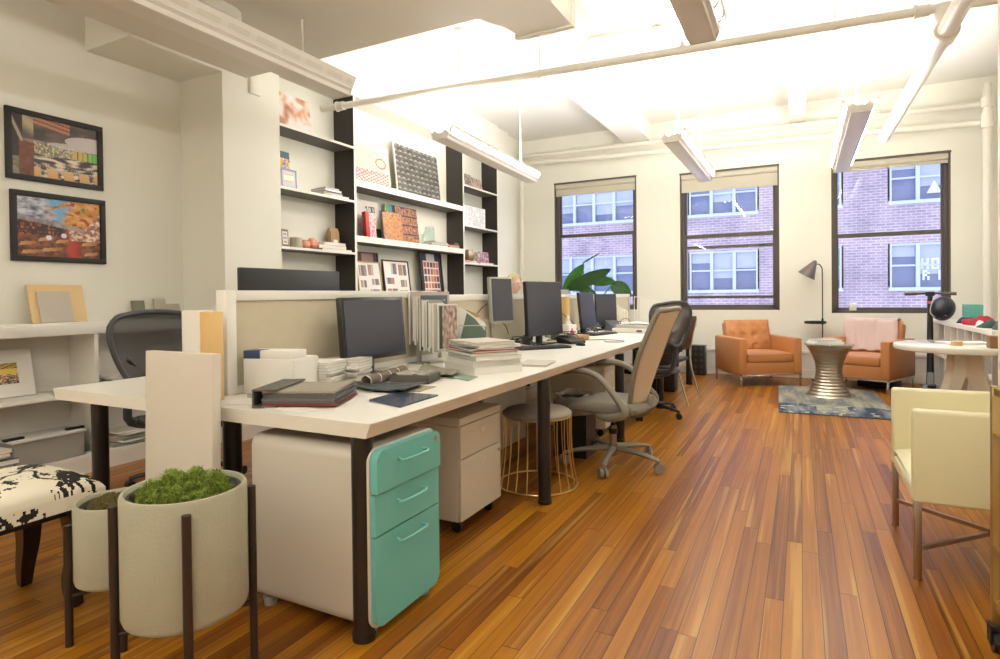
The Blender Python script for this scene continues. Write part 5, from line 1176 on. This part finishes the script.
for k, (x, y, a) in enumerate(((-1.90, 1.66, .25), (-1.76, 1.62, -.1))):
    o = tag(G().box(-.15, .15, -.045, .045, 0, .0012).put('paper_strip', PAPER, ang=0), ['thin white printed strip sticking out under the sample book', 'second loose strip of paper at the desk edge under the sample book'][k], 'paper'); o.location = (x, y, ZT+.0013*k); o.rotation_euler = (0, 0, a)
a_, b_ = atz(366, 383, ZT+.02), atz(404, 371, ZT+.02)
t = T('rolled_print', 'rolled up brown print with white stripes on the worktop', 'paper roll', ((a_.x+b_.x)/2, (a_.y+b_.y)/2, ZT)); dv = (b_-a_); dv.z = 0; Lr = dv.length/2; t.rotation_euler = (0, 0, math.atan2(dv.y, dv.x))
def rollc(u, v): return S(225, 220, 212) if (u*4.05) % 1 < .06 or u > .985 else (lerp(S(98, 84, 76), S(120, 104, 94), v) if 1 else 0)
G().grid(lambda u, v: (-Lr+2*Lr*u, .026*math.cos(2*PI*v), .027+.026*math.sin(2*PI*v)), 60, 24, col=rollc).grid(lambda u, v: (-Lr+.001+2*Lr*u*.99, .022*math.cos(2*PI*v), .027+.022*math.sin(2*PI*v)), 4, 24, col=lambda u, v: S(200, 180, 150)).put('roll', PRINTM, t, ang=70)
def sheet(name, cat, label, pts, m, z=0, th=.003, curl=0.):
    P = [atz(px_, py_, ZT) for px_, py_ in pts]; c = sum(P, Vector())/len(P)
    t = T(name, label, cat, (c.x, c.y, ZT+z))
    if curl:
        A = [p-c for p in P]
        f = lambda u, v: (A[0]*(1-u)+A[1]*u)*(1-v)+(A[3]*(1-u)+A[2]*u)*v
        gz = lambda u, v: th+curl*((2*u-1)**2*.5*(1+.5*nz(u*3, v*3))+max(0, nz(u*4, v*4, 2))*.6)
        g = G().grid(lambda u, v: (f(u, v).x, f(u, v).y, gz(u, v)), 24, 24).grid(lambda u, v: (f(u, v).x, f(u, v).y, gz(u, v)-th), 24, 24)
        g.put('sheet', m, t, ang=70)
    else: G().prism([(p.x-c.x, p.y-c.y) for p in P], 0, th, 'z').put('sheet', m, t, ang=0)
    return t
VINYL = mat('charcoal vinyl', (.045, .055, .06), .38, bump=.3, bscale=120)
sheet('glass_sample', 'sample', 'dark blue glossy glass sample at the desk edge', [(369, 401), (400, 408), (438, 396), (398, 393)], mat('blue glass sample', (.06, .075, .12), .12, var=.4, vscale=30), 0, .006)
sheet('vinyl_sample', 'sample', 'curled charcoal vinyl sheet lying in front of the roll', [(356, 391), (405, 395), (428, 386), (343, 384)], VINYL, .008, .003, .022)
sheet('floral_sample', 'sample', 'yellowish patterned swatch under the dark stone box', [(395, 391), (420, 392), (436, 387), (400, 386)], mat('yellow swatch', (.42, .36, .22), .6, var=.3, vscale=60), 0, .004)
t = T('stone_box', 'low dark grey sample box behind the charcoal vinyl', 'box', (-1.70, 2.40, ZT), .25); G().box(-.10, .10, -.09, .09, 0, .04, bev=.002).put('box_body', mat('dark grey sample', (.09, .08, .065), .5), t)
G().grid(lambda u, v: (-.09+.17*u, -.08+.15*v, .042+.012*max(0, nz(u*5, v*5))), 20, 20).put('swatches_pattern', mat('mixed stone chips', (.30, .27, .22), .5, var=.7, vscale=40), t, ang=0)
sheet('slate_sample', 'sample', 'dark slate tile sample beside the green swatch', [(424, 378), (446, 377), (450, 371), (430, 372)], mat('slate', (.05, .055, .06), .4), .0, .010)
sheet('linen_swatch', 'sample', 'olive linen swatch with one corner lifted', [(418, 374), (452, 379), (460, 374), (425, 366)], mat('olive linen', (.30, .28, .20), .9), .012, .002, .015)
sheet('green_swatch', 'sample', 'pale green sheet under the white paper stack', [(447, 377), (468, 381), (478, 377), (452, 372)], mat('pale green sheet', (.26, .36, .28), .6), 0, .002)
# paper stack near the green swatch
bookstack(-1.61, 2.93, ZD, [(.40, .30, .040, PAPER), (.34, .30, .032, PAPER), (.38, .28, .022, PAPER2), (.36, .28, .018, PAPERG), (.35, .27, .010, PAPERR), (.34, .27, .012, PAPERB), (.34, .27, .014, PAPER), (.32, .26, .010, PAPER2), (.30, .25, .008, PAPER2)], 'folder in the high pile at the middle of the worktop', 'folders in the high pile', seed=21, rz=-.62, name='folder', cat='folder', jitter=.012)
bookstack(-1.42, 3.28, ZD, [(.18, .26, .012, PAPER2)], 'magazine lying half under the high pile', 'magazines by the high pile', seed=3, rz=.2, name='magazine', cat='magazine')
# hanging magazine rail in front of the divider
tr = T('magazine_rail', 'grey post stand holding magazines against the divider', 'rack', (-2.13, 3.05, ZT))
G().box(-.012, .012, -.012, .012, 0, .40, bev=.003).put('post', SILVER, tr); G().box(-.05, .05, -.05, .05, 0, .008, bev=.002).put('foot', SILVER, tr); G().box(-.008, .19, -.008, .008, .39, .40).put('rail', SILVER, tr, ang=0)
MG = [PAPERP, PAPER2, PAPER, PAPER2, PAPERB, PAPER2, PAPER, PAPERB, PAPER2, PAPER, PAPER2]
random.seed(31)
for k in range(11):
    h_ = [.33, .28, .30, .27, .34, .29, .31, .28, .30, .27, .29][k]; w_ = .40 if k == 0 else .30 if k == 4 else random.uniform(.20, .24)-.008*k
    x = -2.160+k*.0185; zt_ = 1.20-.006*k-(.02 if k not in (0, 4) else 0); yc = 3.02+w_/2-.004*k
    lb = 'wide pinkish magazine at the back of the hanging rack' if k == 0 else 'slate blue folder hanging in the rack' if k == 4 else 'pale magazine hanging upright in the rack'
    b = T('magazine', lb, 'magazine', (x, yc, zt_-h_), math.radians(-3+random.uniform(-3, 3)), 'magazines hanging in the rack' if k not in (0, 4) else None)
    m_ = mat('pink grey magazine', (.50, .41, .37), .45, var=.15) if k == 0 else [0, PAPER2, PAPER, PAPER2, PAPERB, KRAFT, PAPER, PAPERG, PAPER2, PAPER, PAPER2][k]
    P_ = [(-.007, 0), (.004, 0), (.0075, h_*.5), (.004, h_), (-.005, h_), (-.0075, h_*.5)]
    G().prism([(q_[0]*.75, q_[1]) for q_ in P_], -w_/2-.001, w_/2-.004, 'y').put('pages', PAPER, b, ang=40)
    G().prism([(q_[0]+.0062*(1 if 0 else 0), q_[1]) for q_ in P_], -w_/2+.003, w_/2, 'y').put('cover', m_, b, ang=40)
def ph(u, v): return lerp(S(120, 80, 70), S(210, 190, 180), val(.5+.8*nz(u*8, v*8, 3))) if u > .15 else S(50, 80, 50)
b = T('magazine', 'magazine with a colour photo cover in front of the rack', 'magazine', (-1.945, 3.09, .84), math.radians(78)); G().box(-.085, .085, -.004, .004, 0, .28).put('pages', PAPER, b, ang=0); G().box(-.08, .08, -.0065, -.0045, 0.005, .275, col=(.5, .5, .5)).grid(lambda u, v: (-.078+.156*u, -.008, .01+.26*v), 30, 30, col=ph).put('cover', PRINT, b, ang=0)
# white file holder with green card
t = T('file_holder', 'white angled file holder filled with papers behind the high pile', 'file holder', (-1.93, 3.31, ZT), math.radians(26)); t.scale = (.88, 1, 1)
poly = [(-.13, 0), (.13, 0), (.13, .24), (-.02, .335), (-.13, .36)]
for y_ in (-.045, .045): G().prism(poly, y_-.0015, y_+.0015, 'y').put('side_panel', PAPER, t, ang=0)
G().box(-.131, -.128, -.045, .045, 0, .36).box(-.13, .13, -.045, .045, 0, .004).put('back_panel', PAPER, t, ang=0)
G().prism([(-.09, .004), (.13, .004), (.145, .18), (.06, .27), (.0, .31)], -.055, -.049, 'y').put('green_card', mat('green card', (.125, .185, .14), .7), t, ang=0)
G().prism([(-.05, .30), (.05, .27), (.1, .29), (-.03, .34)], -.02, -.016, 'y').put('brown_sheet', KRAFT, t, ang=0)
t = T('wire_file_stand', 'clear wire stand in front of the green card', 'stand', (-1.86, 3.25, ZT), math.radians(24)); G().tube([(-.09, -.03, .002), (-.09, -.04, .20), (-.07, -.04, .23), (.07, -.04, .23), (.09, -.04, .20), (.09, -.03, .002)], .004, 6, sub=3).put('wire', CHROME, t)
# keyboards, phone, mouse, cables
def keyboard(loc, rz, label):
    t = T('keyboard', label, 'keyboard', loc, rz); G().box(-.07, .07, -.22, .22, 0, .016, bev=.005).put('keyboard_body', BLACKP, t)
    g = G()
    for i in range(5):
        for j in range(15): g.box(-.058+i*.024, -.058+i*.024+.019, -.205+j*.0275, -.205+j*.0275+.0225, .016, .022)
    g.put('key', DKGREY, t, ang=0); return t
keyboard((-1.80, 4.25, ZT), math.radians(-40), 'black keyboard in front of the large black monitor')
keyboard((-1.86, 5.95, ZT), math.radians(-15), 'black keyboard beside the thin upright monitor')
def cable(pts, label, r=.0035, sub=5, name='cable'):
    t = T(name, label, 'cable'); G().tube(pts, r, 6, sub=sub).put('cord', BLACKP, t, ang=80); return t
random.seed(17)
def tangle(cx, cy, z, R_, n, label, hz=.0):
    P = []; 
    for k in range(n): P.append((cx+random.uniform(-R_, R_), cy+random.uniform(-R_*1.4, R_*1.4), z+random.uniform(.004, .02+hz)))
    return cable(P, label)
tangle(-2.05, 4.35, ZT, .12, 26, 'black cable tangle at the foot of the silver monitor', .06)
tangle(-1.90, 4.95, ZT, .13, 30, 'black cable tangle behind the large monitor', .07)
tangle(-2.07, 6.2, ZT, .12, 34, 'black cable tangle under the thin upright monitor', .12)
tangle(-2.05, 6.9, ZT, .12, 26, 'black cable tangle beside the wire racks', .10)
cable([(-2.22, 4.45, 1.05), (-2.2, 4.3, .98), (-2.1, 4.2, .93), (-2.15, 4.35, .86), (-2.25, 4.55, .83), (-2.12, 4.5, .77), (-2.0, 4.45, .757)], 'black cord looping below the silver monitor')
cable([(-2.17, 4.1, 1.12), (-2.17, 3.95, 1.08), (-2.16, 3.8, .98), (-2.15, 3.85, .80)], 'black cord running down the divider beside the magazines')
cable([(-1.75, 5.1, .757), (-1.6, 5.2, .757), (-1.42, 5.15, .757), (-1.38, 5.02, .757), (-1.5, 4.98, .757), (-1.56, 5.08, .757)], 'thin black cord curling near the front edge of the worktop')
cable([(-2.16, 5.2, 1.10), (-2.1, 5.4, 1.0), (-2.05, 5.6, .9), (-2.05, 5.8, .77)], 'thin black cord beside the tissue box')
t = T('headset', 'black headset hanging behind the large monitor', 'headset', (-2.10, 4.62, ZT+.0), .3)
G().tube([(0, -.07, .06), (0, -.075, .15), (0, 0, .21), (0, .075, .15), (0, .07, .06)], .011, 8, sub=4).put('headband', BLACKP, t)
for s in (-1, 1): G().lathe([(0, -.02), (.035, -.018), (.042, 0), (.035, .018), (0, .02)], n=20, c=(0, s*.07, .045), M=RX(PI/2)).put('ear_cup', BLACKP, t, ang=60)
t = T('desk_phone', 'black desk phone in the cable tangle', 'phone', (-1.78, 4.82, ZT), -.4); G().prism([(-.08, 0), (.09, 0), (.09, .02), (-.08, .055)], -.09, .09, 'y').put('phone_body', BLACKP, t, ang=0); G().box(-.07, .06, -.085, -.04, .05, .075, bev=.01).put('handset', DKGREY, t)
t = T('computer_mouse', 'black mouse on the worktop before the large monitor', 'mouse', (-1.62, 4.62, ZT), -.5); G().ell((0, 0, .004), (.05, .03, .028), 18, 10, fn=lambda p: Vector((p.x, p.y, max(-.004, p.z)))).put('mouse_body', BLACKP, t, ang=60)
t = T('tissue_box', 'white tissue box with a tissue pulled up', 'tissue box', (-2.02, 5.40, ZT), -.3); G().box(-.06, .06, -.06, .06, 0, .13, bev=.004).put('box_body', PAPER, t)
G().grid(lambda u, v: ((.028-.02*v)*math.cos(2*PI*u)*(1+.5*nz(u*9, v*3)), (.028-.015*v)*math.sin(2*PI*u), .13+.09*v+.015*nz(u*7, v*4)), 24, 8).put('tissue', PAPER, t, ang=80)
t = T('pink_bottle', 'small pink teardrop bottle on the wooden box', 'bottle', (-1.875, 5.12, ZT+.0505)); G().lathe([(0, 0), (.017, 0), (.022, .012), (.018, .03), (.007, .045), (.006, .06), (0, .062)], n=18).put('bottle_body', mat('hot pink', (.65, .05, .16), .3), t, ang=60)
t = T('wooden_tray_box', 'shallow wooden box on the worktop before the tissue box', 'box', (-1.90, 5.13, ZT), -.5); G().box(-.11, .11, -.14, .14, 0, .05, bev=.003).put('box_body', mat('oak tray', (.42, .24, .11), .5, var=.2), t)
t = T('cardboard_tube', 'tall yellow cardboard tube behind the tissue box', 'tube', (-2.10, 5.55, ZT)); G().cyl((0, 0, 0), (0, 0, .40), .042, n=24).put('tube_body', CARDT, t)
t = T('acrylic_sheet', 'clear acrylic panel edge standing beside the cardboard tube', 'panel', (-2.12, 5.44, ZT)); G().box(-.003, .003, -.04, .04, 0, .46).put('panel_sheet', CLEARP, t, ang=0)
t = T('eyeglasses', 'pair of brown spectacles lying before the wooden box', 'glasses', (-1.72, 4.98, ZT), .3)
for s in (-1, 1): G().tube([(.0, s*.033+.024*math.cos(a*PI/6), .024+.02*math.sin(a*PI/6)) for a in range(12)], .0022, 6, closed=True).put('rim', mat('tortoise', (.20, .09, .02), .3), t); G().tube([(0, s*.058, .035), (-.12, s*.06, .02)], .0022, 6).put('temple', mat('tortoise', (.2, .09, .02), .3), t)
# far end: racks, trays, phone, papers
for k, (x, y, lab) in enumerate(((-2.02, 7.15, 'white wire file rack, shorter one beside the black monitor'), (-1.75, 7.7, 'white wire file rack standing higher at the window end'))):
    t = T('wire_rack', lab, 'rack', (x, y, ZT), math.radians(-15))
    W_ = .42 if k == 0 else .48
    G().tube([(-.10, -W_/2, .004), (.10, -W_/2, .004), (.10, W_/2, .004), (-.10, W_/2, .004)], .004, 6, closed=True).put('rack_base', WHITE, t)
    for q_ in range(7):
        yy = -W_/2+W_*q_/6; h_ = (.34-.022*q_) if k == 0 else (.38-.012*q_)
        G().tube([(-.09, yy, .004), (-.09, yy, h_-.02), (-.075, yy, h_), (.0, yy, h_), (.015, yy, h_-.02), (.015, yy, .004)], .0045, 6, sub=3).put('wire_divider', WHITE, t)
t = T('paper_tray', 'white stacking paper tray at the far worktop, lower of two', 'tray', (-1.62, 6.40, ZT), math.radians(-8)); G().box(-.20, .20, -.15, .15, 0, .05, bev=.004).put('tray_body', PAPER, t); G().box(.08, .14, -.1515, -.1505, .015, .035).put('label', DKGREY, t, ang=0)
t = T('paper_tray', 'white stacking paper tray resting on the lower tray', 'tray', (-1.62, 6.42, ZT+.051), math.radians(-4)); G().box(-.17, .17, -.14, .14, 0, .035, bev=.004).put('tray_body', PAPER2, t)
t = T('loose_papers', 'loose white papers on top of the trays', 'paper', (-1.60, 6.43, ZT+.0865), .2); G().grid(lambda u, v: (-.13+.26*u, -.1+.2*v, .004+.02*u*(1-u)*4+.01*nz(u*3, v*3)), 14, 14).grid(lambda u, v: (-.13+.26*u, -.1+.2*v, .0), 14, 14).put('sheet', PAPER, t, ang=70)
t = T('white_box', 'white cube box at the window end of the worktop', 'box', (-1.52, 7.35, ZT)); G().box(-.07, .07, -.07, .07, 0, .17, bev=.003).put('box_body', WHITE, t)
t = T('black_phone', 'dark telephone leaning beside the far monitor', 'phone', (-1.90, 6.62, ZT), -.5); G().prism([(-.09, 0), (.09, 0), (.09, .02), (-.08, .12)], -.08, .08, 'y').put('phone_body', DKGREY, t, ang=0)
cable([(-1.88+.06*math.cos(a*.8), 6.98, .82+.06*math.sin(a*.8)) for a in range(0, 9)], 'grey green cord coil standing before the wire racks')
o = T('desk_plant', 'bushy dark green desk plant just showing above the large monitor', 'plant', (-2.78, 6.40, ZT)); G().lathe([(0, 0), (.06, 0), (.08, .14), (.07, .14), (.06, .12), (0, .12)], n=24).put('pot', WHITE2, o, ang=50)
random.seed(8); g = G()
for k in range(260):
    a = random.random()*2*PI; el = random.uniform(-.1, 1.4); R_ = random.uniform(.09, .15); c = Vector((R_*math.cos(a)*math.cos(el), 1.1*R_*math.sin(a)*math.cos(el), .40+1.15*R_*math.sin(el)))
    q_ = Vector((-math.sin(a), math.cos(a), 0))*.016; r_2 = Vector((math.cos(a)*.6, math.sin(a)*.6, .7))*.035
    g.add([c-r_2, c+q_, c+r_2, c-q_], [(0, 1, 2, 3)])
g.cyl((0, 0, .1), (0, 0, .42), .02, n=8)
g.put('foliage', LEAFD, o, ang=0)
# ================================================================ PLANT
t = T('potted_plant', 'bird of paradise plant with broad green leaves before the window', 'plant', (-2.95, 8.62, 0))
G().lathe([(0, 0), (.14, 0), (.18, .32), (.185, .34), (.17, .34), (.16, .30), (0, .30)], n=36).put('pot', WHITE2, t, ang=50)
org = Vector((-2.95, 8.62, 0))
def leaf(tip_px, base_px, y_t, y_b, wid, m, droop=.08, roll=0.):
    B = aty(*base_px, y_b)-org; E_ = aty(*tip_px, y_t)-org
    G().tube([(0, 0, .3), (B.x*.35, B.y*.35, .3+(B.z-.3)*.6), B], .010, 8, sub=5, rs=[.014, .011, .008]).put('stem', LEAF, t, ang=80)
    ax = (E_-B); sd = ax.cross(Vector((0, 1, 0))).normalized()
    sd = (Matrix.Rotation(roll, 3, ax.normalized()) @ sd)
    nrm = ax.cross(sd).normalized()
    def lf(u, v):
        w_ = wid*(math.sin(PI*min(1, (.06+v*.94)))**.62)*(1-.12*v)
        s_ = (u-.5)*2
        return B+ax*v+sd*(w_*s_)+nrm*(.10*wid*(1-abs(s_))*-1.2+.01*nz(v*9, s_*3))-Vector((0, 0, droop*v*v))+Vector((0, 0, droop*v))
    G().grid(lf, 14, 26).put('leaf', m, t, ang=80, mod='solid')
leaf((584, 264), (564, 292), 8.5, 8.55, .10, LEAF, .02, .2)
leaf((611, 269), (568, 289), 8.3, 8.5, .11, LEAFD, .02, .5)
leaf((600, 253), (583, 263), 8.5, 8.5, .012, LEAF, .0)
leaf((615, 281), (592, 283), 8.45, 8.5, .095, LEAF, .08, .6)
leaf((631, 296), (612, 284), 8.6, 8.5, .12, LEAFD, .03, -.2)
leaf((600, 300), (575, 284), 8.7, 8.5, .08, LEAFD, .02, -.2)
# ================================================================ PERSON
def person():
    bm = bmesh.new()
    J = {'pel': (-.02, 0, .52, .135), 'wai': (-.03, 0, .68, .125), 'che': (-.01, 0, .88, .145), 'nb': (0, 0, 1.06, .075), 'nk': (.02, 0, 1.13, .058), 'hd': (.035, 0, 1.2, .062),
         'hl': (.02, .09, .50, .085), 'kl': (.40, .12, .50, .062), 'al': (.38, .13, .09, .042), 'tl': (.50, .14, .045, .034),
         'hr': (.02, -.09, .50, .085), 'kr': (.40, -.12, .50, .062), 'ar': (.38, -.13, .09, .042), 'tr': (.50, -.14, .045, .034),
         'sl': (0, .17, 1.0, .058), 'el': (.05, .22, .74, .042), 'wl': (.30, .14, .79, .028), 'fl': (.37, .12, .785, .024),
         'sr': (0, -.17, 1.0, .058), 'er': (.05, -.22, .74, .042), 'wr': (.30, -.14, .79, .028), 'fr': (.37, -.12, .785, .024)}
    V = {k: bm.verts.new(v[:3]) for k, v in J.items()}
    for a, b in ('pel wai', 'wai che', 'che nb', 'nb nk', 'nk hd', 'pel hl', 'hl kl', 'kl al', 'al tl', 'pel hr', 'hr kr', 'kr ar', 'ar tr', 'che sl', 'sl el', 'el wl', 'wl fl', 'che sr', 'sr er', 'er wr', 'wr fr') and [s.split() for s in ('pel wai', 'wai che', 'che nb', 'nb nk', 'nk hd', 'pel hl', 'hl kl', 'kl al', 'al tl', 'pel hr', 'hr kr', 'kr ar', 'ar tr', 'che sl', 'sl el', 'el wl', 'wl fl', 'che sr', 'sr er', 'er wr', 'wr fr')]:
        bm.edges.new((V[a], V[b]))
    me = bpy.data.meshes.new('tmp'); bm.to_mesh(me); bm.free()
    o = bpy.data.objects.new('tmp', me); COL.objects.link(o); o.modifiers.new('s', 'SKIN')
    for i, k in enumerate(J): me.skin_vertices[0].data[i].radius = (J[k][3], J[k][3]*(1.25 if k in ('pel', 'wai', 'che') else 1))
    me.skin_vertices[0].data[0].use_root = True
    o.modifiers.new('u', 'SUBSURF').levels = 2
    dg = bpy.context.evaluated_depsgraph_get(); em = bpy.data.meshes.new_from_object(o.evaluated_get(dg)); bpy.data.objects.remove(o)
    H = G(); H.v = [tuple(v.co) for v in em.vertices]; H.f = [tuple(p.vertices) for p in em.polygons]; H.c = [None]*len(H.f)
    hc = Vector((.05, 0, 1.285))
    def hf(p):
        q = Vector(p)
        if p.z < 0: q.x *= 1-.18*(-p.z/.12); q.y *= 1-.35*(-p.z/.12)**1.4
        if p.x > .03: q.x += .018*math.exp(-((p.y/.014)**2+((p.z+.022)/.018)**2))*1.4-.010*math.exp(-(((abs(p.y)-.032)/.018)**2+((p.z-.002)/.014)**2))+.006*math.exp(-((p.y/.03)**2+((p.z+.065)/.01)**2))
        return q
    H.ell(hc, (.098, .077, .12), 48, 36, fn=hf)
    for s in (-1, 1):
        H.ell(hc+Vector((-.005, s*.078, -.012)), (.018, .009, .030), 12, 8)
        for k in range(4): H.tube([(.37, s*(.105+.018*k), .785), (.415, s*(.102+.02*k), .79), (.445-.006*abs(k-1.5), s*(.10+.02*k), .775)], .0085, 8, sub=2)
        H.tube([(.345, s*.11, .785), (.375, s*.085, .785), (.40, s*.08, .778)], .0095, 8, sub=2)
    o = H.put('body', SKIN, None, ang=0)
    md = o.modifiers.new('r', 'REMESH'); md.mode = 'VOXEL'; md.voxel_size = .006; md.use_smooth_shade = True
    return o, hc
t = T('person', 'person with short fair curly hair and glasses seated behind the divider', 'person', (-3.38, 6.95, 0), math.radians(-14)); t.scale = (1.02, 1.02, 1.02)
bo, hc = person(); bo.parent = t
random.seed(4)
g = G().ell(hc+Vector((-.014, 0, .026)), (.106, .090, .112), 36, 24, fn=lambda p: Vector((min(p.x, .095-.9*max(0, -p.z-.0)), p.y, max(p.z, -.05+.0*p.x) if p.x < .02 else max(p.z, .035)))*(1+.10*nz(p.x*60, p.y*60, p.z*60)))
g.put('hair', HAIR, t, ang=60)
for s in (-1, 1):
    G().tube([(hc.x+.106-.012*abs(math.cos(a*PI/6)), hc.y+s*(.033)+.026*math.cos(a*PI/6), hc.z-.002+.021*math.sin(a*PI/6)) for a in range(12)], .003, 6, closed=True).put('glasses_rim', mat('violet frame', (.05, .03, .16), .3), t)
    G().tube([(hc.x+.09, s*.062, hc.z+.004), (hc.x, s*.082, hc.z+.004)], .0025, 6).put('glasses_temple', mat('violet frame', (.05, .03, .16), .3), t)
g = G().tube([(-.02, 0, .52), (-.03, 0, .70), (-.01, 0, .90), (0, 0, 1.02), (.01, 0, 1.075)], .1, 24, sub=5, rs=[.185, .165, .195, .15, .075], sq=(1.0, .78))
for s in (-1, 1): g.tube([(0, s*.12, 1.0), (0, s*.19, .98), (.04, s*.235, .76), (.12, s*.21, .765)], .06, 14, sub=4, rs=[.07, .072, .06, .055])
g.put('shirt', SHIRT, t, ang=80)
g = G()
for s in (-1, 1): g.tube([(-.06, s*.07, .53), (.1, s*.10, .51), (.38, s*.12, .50), (.41, s*.12, .42), (.39, s*.13, .13)], .1, 16, sub=5, rs=[.12, .108, .088, .082, .064])
g.put('trousers', NAVY, t, ang=80)
